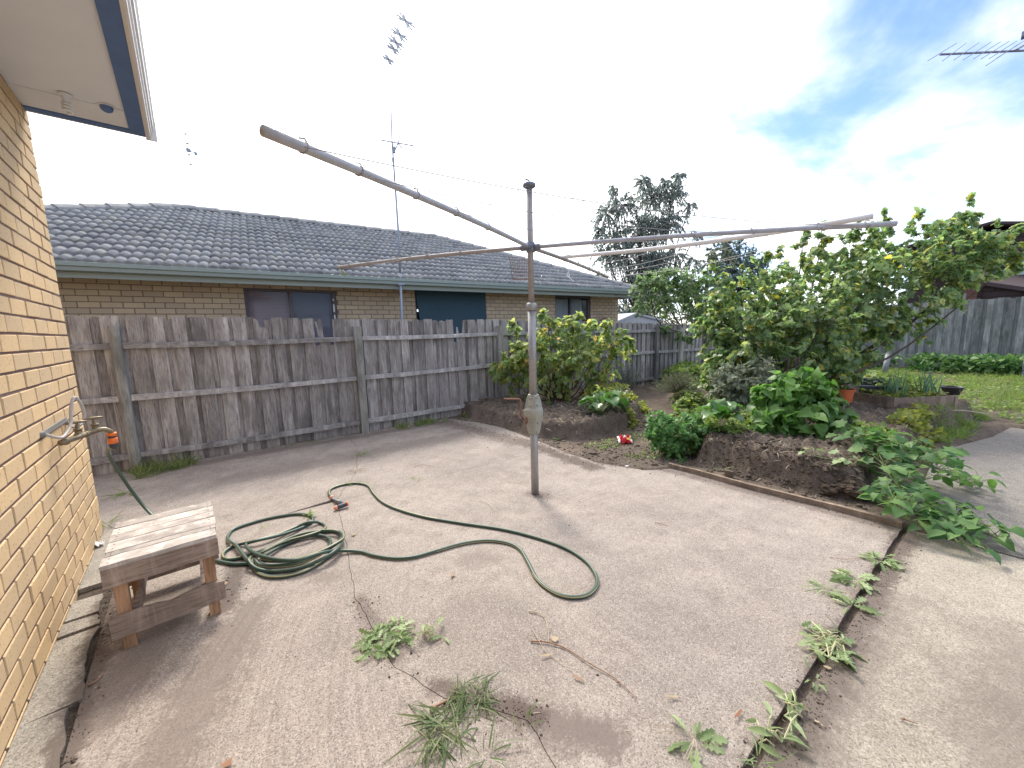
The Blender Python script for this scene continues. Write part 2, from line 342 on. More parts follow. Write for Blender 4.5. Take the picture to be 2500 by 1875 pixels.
M_LFAR2 = mat_leaf('leaf_far_dark', G((.11, .165, .17), (.15, .21, .20), (.20, .26, .23)), .55, .5, .3)
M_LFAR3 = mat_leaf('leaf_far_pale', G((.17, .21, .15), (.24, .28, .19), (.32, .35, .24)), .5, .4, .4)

# ---------------------------------------------------------------- object helpers
def tag(o, label=None, cat=None, group=None, kind=None):
    if label: o['label'] = label
    if cat: o['category'] = cat
    if group: o['group'] = group
    if kind: o['kind'] = kind
    return o
def thing(name, label, cat, loc=(0, 0, 0), group=None):
    o = bpy.data.objects.new(name, None); COL.objects.link(o); o.location = loc; o.empty_display_size = .1
    return tag(o, label, cat, group)
def base_of(p):
    v = Vector((0, 0, 0))
    while p is not None: v += p.location; p = p.parent
    return v
def link(name, me, mat=None, parent=None):
    if mat is not None and not me.materials:
        for x in (mat if isinstance(mat, (list, tuple)) else [mat]): me.materials.append(x)
    o = bpy.data.objects.new(name, me); COL.objects.link(o)
    if parent is not None: o.parent = parent
    return o
class MB:
    def __init__(s): s.v = []; s.f = []; s.mi = []
    def add(s, v, f, mi=0):
        b = len(s.v); s.v += [tuple(x) for x in v]; s.f += [tuple(i+b for i in q) for q in f]; s.mi += [mi]*len(f); return s
    def box(s, lo, hi, mi=0):
        (a, b, c), (d, e, f) = lo, hi
        return s.add([(a, b, c), (d, b, c), (d, e, c), (a, e, c), (a, b, f), (d, b, f), (d, e, f), (a, e, f)],
                     [(0, 3, 2, 1), (4, 5, 6, 7), (0, 1, 5, 4), (1, 2, 6, 5), (2, 3, 7, 6), (3, 0, 4, 7)], mi)
    def frame_box(s, o, ax, ay, az, mi=0):
        """box from corner o along three edge vectors"""
        o, ax, ay, az = map(Vector, (o, ax, ay, az))
        v = [o, o+ax, o+ax+ay, o+ay]; v += [x+az for x in v]
        return s.add(v, [(0, 3, 2, 1), (4, 5, 6, 7), (0, 1, 5, 4), (1, 2, 6, 5), (2, 3, 7, 6), (3, 0, 4, 7)], mi)
    def beam(s, p, q, w, h, up=(0, 0, 1), mi=0):
        p, q = Vector(p), Vector(q); d = (q-p).normalized(); x = d.cross(Vector(up)).normalized(); y = x.cross(d)
        return s.frame_box(p-x*w/2-y*h/2, q-p, x*w, y*h, mi)
    def tube(s, pts, r, n=8, caps=True, mi=0, stripe=None, twist=0.):
        pts = [Vector(p) for p in pts]; m = len(pts); R = r if isinstance(r, (list, tuple)) else [r]*m
        b = len(s.v); up = Vector((0, 0, 1)) if abs((pts[1]-pts[0]).normalized().z) < .9 else Vector((1, 0, 0))
        t0 = (pts[1]-pts[0]).normalized(); nx = t0.cross(up).normalized()
        for i, p in enumerate(pts):
            t = (pts[min(i+1, m-1)]-pts[max(i-1, 0)]).normalized()
            nx = (nx-t*nx.dot(t)); nx = nx.normalized() if nx.length > 1e-6 else t.orthogonal().normalized()
            ny = t.cross(nx)
            for k in range(n):
                a = 2*PI*k/n; s.v.append(tuple(p+(nx*math.cos(a)+ny*math.sin(a))*R[i]))
        for i in range(m-1):
            for k in range(n):
                k2 = (k+1) % n; s.f.append((b+i*n+k, b+i*n+k2, b+(i+1)*n+k2, b+(i+1)*n+k))
                s.mi.append(1 if stripe and ((k+int(twist*i)) % n) in stripe else mi)
        if caps:
            s.f.append(tuple(b+k for k in reversed(range(n)))); s.f.append(tuple(b+(m-1)*n+k for k in range(n))); s.mi += [mi, mi]
        return s
    def lathe(s, c, prof, n=16, mi=0, axis=(0, 0, 1)):
        """prof: (radius, height) list along axis from c"""
        c = Vector(c); d = Vector(axis).normalized(); x = d.orthogonal().normalized(); y = d.cross(x); b = len(s.v); m = len(prof)
        for r, h in prof:
            for k in range(n):
                q = 2*PI*k/n; s.v.append(tuple(c+d*h+(x*math.cos(q)+y*math.sin(q))*max(r, 1e-4)))
        up = prof[-1][1] >= prof[0][1]
        for i in range(m-1):
            for k in range(n):
                k2 = (k+1) % n; q = (b+i*n+k, b+i*n+k2, b+(i+1)*n+k2, b+(i+1)*n+k); s.f.append(q if up else q[::-1]); s.mi.append(mi)
        e0 = tuple(b+k for k in reversed(range(n))); e1 = tuple(b+(m-1)*n+k for k in range(n))
        s.f += [e0, e1] if up else [e0[::-1], e1[::-1]]; s.mi += [mi, mi]; return s
    def poly(s, pts, z0, z1, mi=0):
        n = len(pts); v = [(x, y, z0) for x, y in pts]+[(x, y, z1) for x, y in pts]
        f = [tuple(reversed(range(n))), tuple(range(n, 2*n))]+[(i, (i+1) % n, n+(i+1) % n, n+i) for i in range(n)]
        return s.add(v, f, mi)
    def build(s, name, mat, parent=None, smooth=False, kind=None):
        me = bpy.data.meshes.new(name); b = base_of(parent)
        me.from_pydata([(x-b.x, y-b.y, z-b.z) for x, y, z in s.v], [], s.f); 
        ms = mat if isinstance(mat, (list, tuple)) else [mat]
        for x in ms: me.materials.append(x)
        if len(ms) > 1: me.polygons.foreach_set('material_index', s.mi)
        if smooth: me.polygons.foreach_set('use_smooth', [True]*len(me.polygons))
        me.update(); o = link(name, me, None, parent)
        if kind: o['kind'] = kind
        return o
def bulk(name, V, Fc, mat, parent=None, smooth=True, kind=None):
    """V (n,3), Fc (m,k) int array"""
    me = bpy.data.meshes.new(name); b = base_of(parent); V = V-np.array(b)
    m, k = Fc.shape
    me.vertices.add(len(V)); me.vertices.foreach_set('co', V.astype(np.float32).ravel())
    me.loops.add(m*k); me.loops.foreach_set('vertex_index', Fc.astype(np.int32).ravel())
    me.polygons.add(m); me.polygons.foreach_set('loop_start', np.arange(0, m*k, k, dtype=np.int32))
    me.polygons.foreach_set('loop_total', np.full(m, k, np.int32))
    if smooth: me.polygons.foreach_set('use_smooth', np.ones(m, bool))
    me.update(calc_edges=True); me.validate()
    o = link(name, me, mat, parent)
    if kind: o['kind'] = kind
    return o
def curve(pts, n=8, closed=False):
    P = [Vector(p) for p in pts]; out = []
    m = len(P)
    for i in range(m-1):
        p0, p1, p2, p3 = P[max(i-1, 0)], P[i], P[i+1], P[min(i+2, m-1)]
        for k in range(n):
            t = k/n; out.append(.5*((2*p1)+(p2-p0)*t+(2*p0-5*p1+4*p2-p3)*t*t+(3*p1-p0-3*p2+p3)*t**3))
    out.append(P[-1]); return out

# ---------------------------------------------------------------- leaves
def leaf_shape(half, fold=.25, curl=-.25, spine=None):
    """half: list of (x, y) for the right edge, base to tip. returns verts, quads"""
    v = []; 
    for i, (x, y) in enumerate(half):
        sy = spine[i] if spine else y
        v += [(-x, y, fold*x+curl*y*y), (0, sy, curl*sy*sy), (x, y, fold*x+curl*y*y)]
    f = []
    for i in range(len(half)-1):
        a = 3*i; f += [(a, a+1, a+4, a+3), (a+1, a+2, a+5, a+4)]
    return np.array(v, float), np.array(f, int)
HEART = leaf_shape([(.03, 0), (.36, -.06), (.46, .2), (.36, .52), (.17, .8), (.01, 1.05)], .22, -.3, [0, .05, .22, .52, .8, 1.05])
OVAL = leaf_shape([(.02, 0), (.2, .2), (.27, .45), (.18, .78), (.01, 1)], .25, -.25)
LOBED = leaf_shape([(.03, 0), (.34, -.1), (.30, .16), (.55, .36), (.30, .48), (.30, .74), (.02, 1)], .2, -.22, [0, .02, .18, .34, .5, .74, 1])
JAG = leaf_shape([(.025, 0), (.03, .16), (.13, .20), (.04, .30), (.17, .40), (.06, .50), (.20, .64), (.09, .74), (.14, .86), (.01, 1)], .25, -.3)
BLADE = leaf_shape([(.016, 0), (.026, .3), (.022, .65), (.002, 1)], .5, -.45)
BROAD = leaf_shape([(.03, 0), (.09, .15), (.16, .4), (.15, .7), (.02, 1)], .4, -.45)
NEEDLE = leaf_shape([(.05, 0), (.06, .5), (.005, 1)], .3, -.1)
CHARD = leaf_shape([(.025, 0), (.03, .38), (.19, .46), (.24, .62), (.2, .85), (.02, 1)], .3, -.45)
SMALL = leaf_shape([(.03, 0), (.3, .3), (.26, .66), (.01, 1)], .2, -.2)
TREF = leaf_shape([(.05, 0), (.10, .25), (.42, .30), (.22, .5), (.40, .62), (.2, .72), (.26, .88), (.02, 1)], .2, -.25)
def frames(dirs, normals):
    d = dirs/np.linalg.norm(dirs, axis=1, keepdims=True)
    n = normals-d*np.sum(normals*d, 1, keepdims=True); n /= (np.linalg.norm(n, axis=1, keepdims=True)+1e-9)
    x = np.cross(d, n); return np.stack([x, d, n], 2)          # columns
def leaves(parent, shape, P, D, Nn, S, mat, n_single=0, name='leaf', rest='foliage', stretch=None):
    """leaf blades at P pointing along D with normals Nn and sizes S; the n_single largest in view are parts of their own"""
    P = np.asarray(P, float); D = np.asarray(D, float); Nn = np.asarray(Nn, float); S = np.asarray(S, float)
    if len(P) == 0: return
    R = frames(D, Nn); sv, sf = shape
    ap = S/np.maximum(np.linalg.norm(P-np.array(CAM), axis=1), .1)*(.35+.65*np.abs(np.sum((P-np.array(CAM))*R[:, :, 2], 1))/np.maximum(np.linalg.norm(P-np.array(CAM), axis=1), .1))
    rel = P-np.array(CAM); z = rel@np.array(CF); xx = rel@np.array(CR)/np.maximum(z, .05); yy = rel@np.array(CU)/np.maximum(z, .05)
    vis = (z > .1) & (np.abs(xx) < 1.34) & (np.abs(yy) < 1.0)
    order = np.argsort(-np.where(vis, ap, 0)); one = order[:n_single]; many = order[n_single:]
    if len(one):
        me = bpy.data.meshes.new(name); me.from_pydata(sv.tolist(), [], sf.tolist()); me.materials.append(mat)
        me.polygons.foreach_set('use_smooth', [True]*len(sf)); b = np.array(base_of(parent))
        for i in one:
            o = bpy.data.objects.new(name, me); COL.objects.link(o); o.parent = parent
            mm = np.eye(4); mm[:3, :3] = R[i]*S[i]; mm[:3, 3] = P[i]-b; o.matrix_local = Matrix(mm.tolist())
    if len(many):
        V = np.einsum('nij,kj->nki', R[many]*S[many][:, None, None], sv)+P[many][:, None, :]
        k = len(sv); Fc = (sf[None]+(np.arange(len(many))*k)[:, None, None]).reshape(-1, sf.shape[1])
        bulk(rest, V.reshape(-1, 3), Fc, mat, parent, True, 'stuff')
def rdir(n, up=0.):
    v = RNG.normal(size=(n, 3)); v /= np.linalg.norm(v, axis=1, keepdims=True); v[:, 2] += up
    return v/np.linalg.norm(v, axis=1, keepdims=True)
def twiggy(parent, blobs, shape, size, mat, bark, per=9, n_single=0, droop=.12, hang=0., base=None, twig_r=.004, trunk=None, limb_r=.02, up=.15, norm_up=.55, name='leaf', rest='foliage', limbs=True, spread=.5, drop=.12, outw=.35, limb_p=1.):
    """blobs: (centre, (rx,ry,rz) or r, twigs). limbs run from base into each blob, twigs from there carry the leaves"""
    P, D, Nn, S = [], [], [], []; tw = MB(); lm = MB()
    for c, r, nt in blobs:
        c = np.array(c, float); r = np.array(r if hasattr(r, '__len__') else (r, r, r), float)
        if base is not None and limbs and RNG.uniform() < limb_p:
            b = np.array(base)+RNG.normal(size=3)*[.06, .06, 0]; mid = b*.45+c*.55+np.array([0, 0, -.12*np.linalg.norm(c-b)])
            mid2 = b*.75+c*.25+np.array([0, 0, -.1*np.linalg.norm(c-b)])+RNG.normal(size=3)*.03
            pts = curve([b, mid2, mid, c], 4); lm.tube(pts, [limb_r*(1-.75*i/(len(pts)-1)) for i in range(len(pts))], 6)
        dirs = rdir(nt, up)
        for d in dirs:
            s0 = c+d*r*RNG.uniform(0, .35); L = RNG.uniform(.75, 1.12); e = c+d*r*L
            sag = np.array([0, 0, -1])*(droop*np.linalg.norm(e-s0)+hang*RNG.uniform(.5, 1.3))
            m = (s0+e)/2+RNG.normal(size=3)*.04*r.mean()
            pts = [s0, m+sag*.3, e+sag]
            tw.tube(curve(pts, 3), [twig_r*1.5]+[twig_r]*5+[twig_r*.6], 4, False)
            t = RNG.uniform(.2, 1.02, per)[:, None]
            q = (1-t)**2*pts[0]+2*t*(1-t)*(pts[1]*2-.5*(pts[0]+pts[2]))+t*t*pts[2]
            ax = (pts[2]-pts[0])/(np.linalg.norm(pts[2]-pts[0])+1e-9)
            dd = ax*.35+rdir(per)*spread+np.array([0, 0, -hang*1.6-drop]); nn = np.array([0, 0, norm_up])+d*outw+rdir(per)*.5
            P.append(q); D.append(dd); Nn.append(nn); S.append(size*RNG.uniform(.6, 1.25, per))
    tw.build('twigs', bark, parent, kind='stuff')
    if lm.v: lm.build('branches', bark, parent)
    leaves(parent, shape, np.concatenate(P), np.concatenate(D), np.concatenate(Nn), np.concatenate(S), mat, n_single, name, rest)

# ================================================================ SETTING: ground, slabs, soil
def edge_x(y):
    return np.interp(y, [-3, -.6, .1, .27, 1.8, 1.98, 2.47, 2.9, 3.31, 3.9, 4.4, 4.8, 5.2, 5.7], [3.62, 3.62, 3.6, 3.6, 3.6, 3.33, 3.18, 3.2, 3.27, 3.36, 3.42, 3.36, 3.25, 3.1])
BED1 = [(3.42, 5.6), (3.46, 4.4), (3.36, 3.55), (3.6, 3.12), (4.2, 2.95), (5.0, 3.05), (5.7, 3.5), (6.6, 4.3), (7.4, 4.8), (7.4, 5.6)]
BED2 = [(3.86, 1.7), (3.80, 1.15), (3.76, .72), (3.9, .46), (4.3, .36), (5.4, .30), (6.6, .22), (8.3, -.12), (9.0, .1), (9.2, 1.2), (8.2, 2.3), (6, 2.3), (4.6, 2.1)]
BED3 = [(5.9, 2.95), (6.6, 3.5), (7.8, 4.3), (9.6, 5.0), (11.5, 4.6), (10.6, 3.2), (8.4, 2.6), (6.8, 2.6)]
PATH = [(3.66, -3), (3.66, -.02), (4.1, .18), (5.4, .16), (6.4, .05), (7.3, -.25), (8.1, -.42), (8.0, -1.0), (7.6, -3)]
def ss(x): x = np.clip(x, 0, 1); return x*x*(3-2*x)
def soil_h(x, y):
    x = np.asarray(x, float); y = np.asarray(y, float)
    ex = edge_x(y)
    base = -.035+.05*ss((x-ex+.05)/.10)+.012*(fbm(x*6, y*6, 4, 3)-.5)
    wob = .10*(fbm(x*3.5, y*3.5, 4, 9)-.5)
    h = base
    for P, hh, w in ((BED1, .22, .11), (BED2, .25, .13), (BED3, .20, .25)):
        d = polydist(x, y, P)+wob*1.3
        h = np.maximum(h, base+hh*ss((d+.02)/w)*(.85+.35*fbm(x*2.2, y*2.2, 3, 5)))
    lump = np.clip(h-.03, 0, .12)/.12
    h = h+lump*(.10*(fbm(x*7, y*7, 4, 17)-.5)+.085*(np.abs(fbm(x*15, y*15, 3, 21)-.5)*2-.35)+.035*(fbm(x*40, y*40, 2, 31)-.5))
    pd = polydist(x, y, PATH); h = np.where(pd > -.12, np.minimum(h, -.05+np.clip(-pd, 0, .12)*.9), h)
    return h
def soil_mesh():
    ax = np.concatenate([np.arange(2.9, 6.2, .022), np.arange(6.2, 9.4, .045), np.arange(9.4, 20.01, .2)])
    ay = np.concatenate([np.arange(-6, -.8, .15), np.arange(-.8, .1, .05), np.arange(.1, 4.6, .022), np.arange(4.6, 5.9, .05)])
    X, Y = np.meshgrid(ax, ay, indexing='ij'); Z = soil_h(X, Y)
    # the path stays low
    V = np.stack([X, Y, Z], -1).reshape(-1, 3); n, m = X.shape
    i = np.arange(n-1)[:, None]*m+np.arange(m-1)[None]; Fc = np.stack([i, i+m, i+m+1, i+1], -1).reshape(-1, 4)
    return bulk('garden_soil', V, Fc, M_SOIL, None, True, 'structure')
soil_mesh()
g = MB(); g.box((-120, -120, -.6), (160, 160, -.055)); g.build('ground', mat_soil('ground_soil', (.05, .04, .03), (.09, .07, .055), (.14, .12, .09)), None, kind='structure')

def wobble(pts, amp, step, seed):
    pts = [Vector((*p, 0)) for p in pts]; out = []
    r = random.Random(seed)
    for a, b in zip(pts[:-1], pts[1:]):
        n = max(1, int((b-a).length/step))
        for k in range(n):
            q = a.lerp(b, k/n); d = (b-a).normalized(); nn = Vector((-d.y, d.x, 0)); out.append(q+nn*r.uniform(-amp, amp))
    out.append(pts[-1]); return out
def off(line, d):
    o = []
    for i, p in enumerate(line):
        t = (line[min(i+1, len(line)-1)]-line[max(i-1, 0)]).normalized(); o.append(p+Vector((-t.y, t.x, 0))*d)
    return [(q.x, q.y) for q in o]
JA = wobble([(-.47, .47), (1.23, .34), (1.93, .29), (2.6, .25), (3.61, .18)], .006, .08, 1)
JB = wobble([(-.47, 3.53), (.02, 3.46), (.84, 3.385)], .002, .3, 2); JB2 = wobble([(.84, 3.385), (2.0, 3.27), (3.61, 3.10)], .003, .25, 3)
JC = wobble([(.72, .395), (.77, .75), (.80, .92), (.62, 1.2), (.53, 1.46), (.55, 2.01), (.70, 2.7), (.84, 3.385)], .007, .05, 4)
JD = wobble([(.84, 3.385), (1.05, 3.75), (1.19, 3.95), (1.52, 4.94), (1.6, 5.66)], .010, .07, 5)
def slab(name, pts, top=0., mat=M_CONC):
    m = MB(); m.poly(pts, top-.10, top); return m.build(name, mat, None, kind='structure')
ja_u = off(JA, .016); ja_d = off(JA, -.016); hw = .0035
iJ = min(range(len(JA)), key=lambda i: abs(JA[i].x-.72))
jf = MB(); jf.box((-.62, -3, -.2), (3.60, 5.4, -.021)); jf.build('joint_soil', M_CRUMB, None, kind='structure')
slab('patio_slab', [(-.47, -3)]+[(-.47, .43)]+ja_d[1:]+[(3.61, -3)], 0., M_CONC2)
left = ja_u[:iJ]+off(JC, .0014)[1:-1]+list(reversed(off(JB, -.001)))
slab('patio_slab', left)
right = off(JC, -.0014)[1:-1]+off(JB2, -.0012)+list(reversed(ja_u[iJ+1:]))
slab('patio_slab', right)
slab('patio_slab', off(JB, .001)[:-1]+off(JD, .0015)[1:]+[(.5, 5.74), (-1.5, 5.92), (-1.5, 4.075), (-.47, 4.075)])
slab('patio_slab', off(JB2, .0012)+[(3.61, 5.42)]+list(reversed(off(JD, -.0015)[1:])))
# narrow broken strip of concrete against the house wall
for i, (a, b, wx) in enumerate([(-1.5, .9, 0), (.915, 2.13, 0), (2.145, 2.67, .012), (2.70, 2.80, .004), (2.83, 3.02, .0), (3.17, 4.05, .01)]):
    rr = random.Random(i+5); nk = max(4, int((b-a)/.04)); out = [(-.490+rr.uniform(-.006, .006)+.016*math.sin(k*.31+i)+wx, a+(b-a)*k/nk) for k in range(nk+1)]
    slab('edge_strip', [(-.624, a+rr.uniform(-.01, .01))]+out+[(-.624, b+rr.uniform(-.008, .008))], .006, M_STRIP)
# garden path beyond the vines and its far strip
slab('garden_path', PATH, -.012, M_PATH)

# ================================================================ OWN HOUSE
WX = -.627; WY = 4.06
house = thing('brick_house', 'cream brick house corner with white boxed eave and fascia tinted with lens blue', 'house', (WX, WY, 0))
def brick_mesh(lx, ly, lz, seed, mat, bev=.003):
    """a brick with worn arrises; origin at the min corner"""
    r = random.Random(seed); m = MB(); b = bev
    def pt(x, y, z): return (x+r.uniform(-.0012, .0012), y+r.uniform(-.0012, .0012), z+r.uniform(-.0015, .0015))
    # front is +X face, bevelled
    v = [pt(0, 0, 0), pt(0, ly, 0), pt(0, ly, lz), pt(0, 0, lz), pt(lx-b, 0, 0), pt(lx-b, ly, 0), pt(lx-b, ly, lz), pt(lx-b, 0, lz),
         pt(lx, b, b), pt(lx, ly-b, b), pt(lx, ly-b, lz-b), pt(lx, b, lz-b)]
    f = [(0, 3, 2, 1), (0, 1, 5, 4), (1, 2, 6, 5), (2, 3, 7, 6), (3, 0, 4, 7), (4, 5, 9, 8), (5, 6, 10, 9), (6, 7, 11, 10), (7, 4, 8, 11), (8, 9, 10, 11)]
    m.add(v, f); return m
CH, BL = .0898, .2385
def own_wall():
    mo = MB(); mo.box((WX-.25, -3, -.05), (WX-.0045, WY-.012, 2.9)); wall = mo.build('wall', M_MORT, house)
    protos = []
    for k in range(6):
        mb = brick_mesh(.10, BL-.0115, CH-.012, k, M_BRICK); me = bpy.data.meshes.new('brick'); me.from_pydata(mb.v, [], mb.f); me.materials.append(M_BRICK); protos.append((me, mb))
    half = []
    for k in range(3):
        mb = brick_mesh(.10, BL/2-.0115, CH-.012, 20+k, M_BRICK); me = bpy.data.meshes.new('brick'); me.from_pydata(mb.v, [], mb.f); me.materials.append(M_BRICK); half.append((me, mb))
    items = []
    for c in range(-1, 33):
        z = .022+c*CH; y = WY
        if z+CH > 2.90: break
        if c % 2: items.append((random.choice(half), y-BL/2+.01, z)); y -= BL/2
        while y > .2:
            y -= BL; items.append((random.choice(protos), y+.01, z))
    def key(it):
        p = Vector((WX, it[1]+.1, it[2])); d = (p-CAM); zc = d.dot(CF)
        if zc < .1: return -1
        px, py = 1250+F*d.dot(CR)/zc, 937.5-F*d.dot(CU)/zc
        return 1/d.length if -60 < px < 2560 and -60 < py < 1930 else -1/d.length
    items.sort(key=key, reverse=True); b = base_of(house); rest = MB()
    for i, (pr, y, z) in enumerate(items):
        off_ = Vector((WX-.10+random.uniform(-.0015, .002), y+random.uniform(-.002, .002), z))
        if i < 300:
            o = bpy.data.objects.new('brick', pr[0]); COL.objects.link(o); o.parent = wall; o.location = off_-b
        else: rest.add([(x+off_.x, yy+off_.y, zz+off_.z) for x, yy, zz in pr[1].v], pr[1].f)
    rest.build('bricks', M_BRICK, wall, kind='stuff')
    e = MB()                                                       # end wall facing the fence, hidden from the photograph
    for c in range(-1, 32):
        z = .022+c*CH; x = WX-.105-(BL/2 if c % 2 else 0)
        while x > -4.5: e.box((x-BL+.01, WY-.10, z), (x, WY-.001, z+CH-.011)); x -= BL
    e.build('end_bricks', M_BRICK, wall, kind='stuff')
    mo = MB(); mo.box((-4.6, WY-.25, -.05), (WX-.26, WY-.012, 2.9)); mo.build('end_wall', M_MORT, house)
own_wall()
SZ = 2.895
s = MB(); s.box((WX-.3, -3, SZ), (-.147, 3.93, SZ+.02)); s.build('soffit', M_SOFF, house)
s = MB(); s.box((WX-.02, 3.70, SZ-.004), (-.149, 3.94, SZ-.0008)); s.build('soffit_patch', M_SOFF_P, house)
s = MB(); s.box((WX, 3.935, SZ-.006), (-.147, 3.96, SZ+.03)); s.build('soffit_trim', M_SOFF_P, house)
s = MB(); s.box((-.147, -3, SZ-.018), (-.066, 4.012, SZ+.16)); s.build('fascia', M_BLUE, house)
s = MB(); s.box((WX-.4, 3.962, SZ-.016), (-.149, 4.012, SZ+.20)); s.build('end_fascia', M_BLUE, house)
s = MB(); prof = [(-.0655, -.022), (-.050, -.030), (-.040, -.026), (-.038, .0), (-.030, .008), (-.027, .03), (-.018, .036), (-.014, .075), (-.005, .088), (-.005, .10), (-.062, .10)]
n_ = len(prof); vv = [(x, -3, SZ+z) for x, z in prof]+[(x, 4.02, SZ+z) for x, z in prof]
s.add(vv, [(i, (i+1) % n_, n_+(i+1) % n_, n_+i) for i in range(n_)]+[tuple(range(n_-1, -1, -1)), tuple(range(n_, 2*n_))]); s.build('gutter', M_CREAM, house)
s = MB(); s.poly([(-.066, 4.021), (-.003, 4.021), (-.003, 4.026), (-.066, 4.026)], SZ-.034, SZ+.11); s.build('gutter_cap', M_CREAM, house)
s = MB(); s.box((WX-.4, 4.0125, SZ-.02), (-.067, 4.019, SZ+.0)); s.build('barge_bead', M_CREAM, house)
s = MB(); s.add([(-.1, -3, SZ+.16), (-.1, 4.1, SZ+.16), (-4.5, 4.1, 4.5), (-4.5, -3, 4.5), (-.1, -3, SZ+.2), (-.1, 4.1, SZ+.2), (-4.5, 4.1, 4.56), (-4.5, -3, 4.56)],
                [(0, 1, 2, 3), (7, 6, 5, 4), (0, 4, 5, 1), (1, 5, 6, 2), (2, 6, 7, 3), (3, 7, 4, 0)]); s.build('roof', M_TILE, house)
s = MB(); s.add([(WX-.26, WY-.25, 2.9), (-4.6, WY-.25, 2.9), (-4.6, WY-.25, 4.5), (WX-.26, WY-.012, 2.9), (-4.6, WY-.012, 2.9), (-4.6, WY-.012, 4.5)], [(0, 1, 2), (5, 4, 3), (0, 3, 4, 1), (1, 4, 5, 2), (2, 5, 3, 0)]); s.build('gable', M_MORT, house)
# round dark dome hung under the soffit, and the spiral lamp beside it
c = gp(260, 261, SZ-.005); s = MB(); s.lathe((c.x, c.y, SZ-.004), [(.032, 0), (.031, -.012), (.026, -.024), (.016, -.031), (.002, -.034)], 20); s.lathe((c.x, c.y, SZ-.0046), [(.046, 0), (.046, .0005)], 20, 1); s.build('soffit_dome', [M_BLUE, M_SOFF_P], house)
lp = gp(158, 228, SZ)
lamp = thing('spiral_lamp', 'white ridged spiral lamp hanging from the eave lining', 'lamp', (lp.x, lp.y, SZ))
s = MB(); s.lathe((lp.x, lp.y, SZ-.005), [(.032, 0), (.032, -.008), (.026, -.014), (.017, -.018), (.017, -.045), (.014, -.048)], 18); s.build('lamp_holder', M_SOFF_P, lamp, True)
s = MB(); pts = [(lp.x+.018*math.cos(a), lp.y+.018*math.sin(a), SZ-.050-.0028*a) for a in np.linspace(0, 2*PI*3.3, 60)]; s.tube(pts, .007, 8); s.build('spiral_tube', M_WHITE, lamp, True)

# ---------------------------------------------------------------- tap, brackets and hose
def tap():
    t = thing('garden_tap', 'old double garden tap on a copper bracket against the cream bricks', 'tap', (WX, 3.35, .86))
    m = MB(); a = onplane(98, 1062, (WX, 0, 0), (1, 0, 0)); b = onplane(160, 1032, (WX, 0, 0), (1, 0, 0))
    m.frame_box((WX+.003, a.y, a.z-.016), (.005, 0, 0), (0, b.y-a.y, 0), (0, 0, .028)); m.build('wall_plate', M_GALV, t)
    m = MB(); 
    for q in (a, b): m.lathe((WX+.001, q.y, q.z), [(.014, 0), (.014, .018), (.009, .02)], 10, 0, (1, 0, 0))
    m.build('bracket_bolt', M_GREY, t)
    X0 = WX+.055; Z0 = .855; Y0 = 3.20
    m = MB(); m.tube(curve([(WX+.015, a.y, a.z), (WX+.045, 3.16, .89), (X0+.004, 3.24, .905), (X0+.015, 3.30, .95), (X0+.02, 3.33, 1.03), (X0+.035, 3.37, 1.085), (X0+.05, 3.41, 1.03), (X0+.05, 3.42, .95), (X0+.03, 3.36, .91), (WX+.04, 3.45, .905), (WX+.015, b.y, b.z)], 6), .008, 8); m.build('looped_pipe', M_RUBBER, t, True)
    m = MB(); m.tube([(X0-.02, Y0, Z0), (X0+.03, 3.28, Z0+.005), (X0+.09, 3.40, Z0+.012)], .016, 12); m.lathe((X0-.008, Y0+.02, Z0), [(.020, 0), (.020, .012)], 10, 0, (.4, .9, 0)); m.lathe((X0+.055, 3.33, Z0+.007), [(.019, 0), (.019, .01)], 10, 0, (.4, .9, 0)); m.build('tap_pipe', M_BRASS, t, True)
    for nm, px, py in (('rear_valve', X0+.035, 3.31), ('front_valve', X0+.09, 3.41)):
        m = MB(); m.lathe((px, py, Z0), [(.022, 0), (.022, .02), (.016, .022), (.016, .045), (.020, .046), (.020, .052), (.010, .054), (.010, .075), (.006, .076), (.006, .088)], 12); vb = m.build('valve', M_BRASS, t, True)
        h = MB(); h.tube([(px-.038, py-.012, Z0+.088), (px-.012, py-.004, Z0+.090), (px+.012, py+.004, Z0+.090), (px+.038, py+.012, Z0+.088)], [.006, .008, .008, .006], 8); h.build('handle', M_BRASS, vb, True)
    m = MB(); m.tube(curve([(X0+.09, 3.40, Z0+.012), (X0+.125, 3.415, Z0+.012), (X0+.15, 3.425, Z0-.01), (X0+.152, 3.43, Z0-.03)], 5), [.014]*15+[.013], 10); m.build('spout', M_BRASS, t, True)
    return Vector((X0+.152, 3.43, Z0-.028))
TIP = tap()
hc = thing('hose_connector', 'orange and black snap connector under the tap spout', 'connector', TIP)
m = MB(); m.lathe((TIP.x, TIP.y, TIP.z), [(.023, .01), (.025, .004), (.025, -.004), (.020, -.006), (.019, -.02)], 16, 0, (-.05, 0, 1)); m.build('collar', M_ORANGE, hc, True)
m = MB(); m.lathe((TIP.x, TIP.y, TIP.z), [(.0195, -.006), (.0205, -.022)], 16); m.build('ring', M_BLACK, hc, True)
m = MB(); m.lathe((TIP.x, TIP.y, TIP.z), [(.020, -.022), (.0235, -.026), (.0245, -.056), (.018, -.06)], 16); m.build('sleeve', M_ORANGE, hc, True)
m = MB(); m.lathe((TIP.x, TIP.y, TIP.z), [(.018, -.058), (.020, -.062), (.020, -.082), (.013, -.088)], 12); m.build('nut', M_BLACK, hc, True)

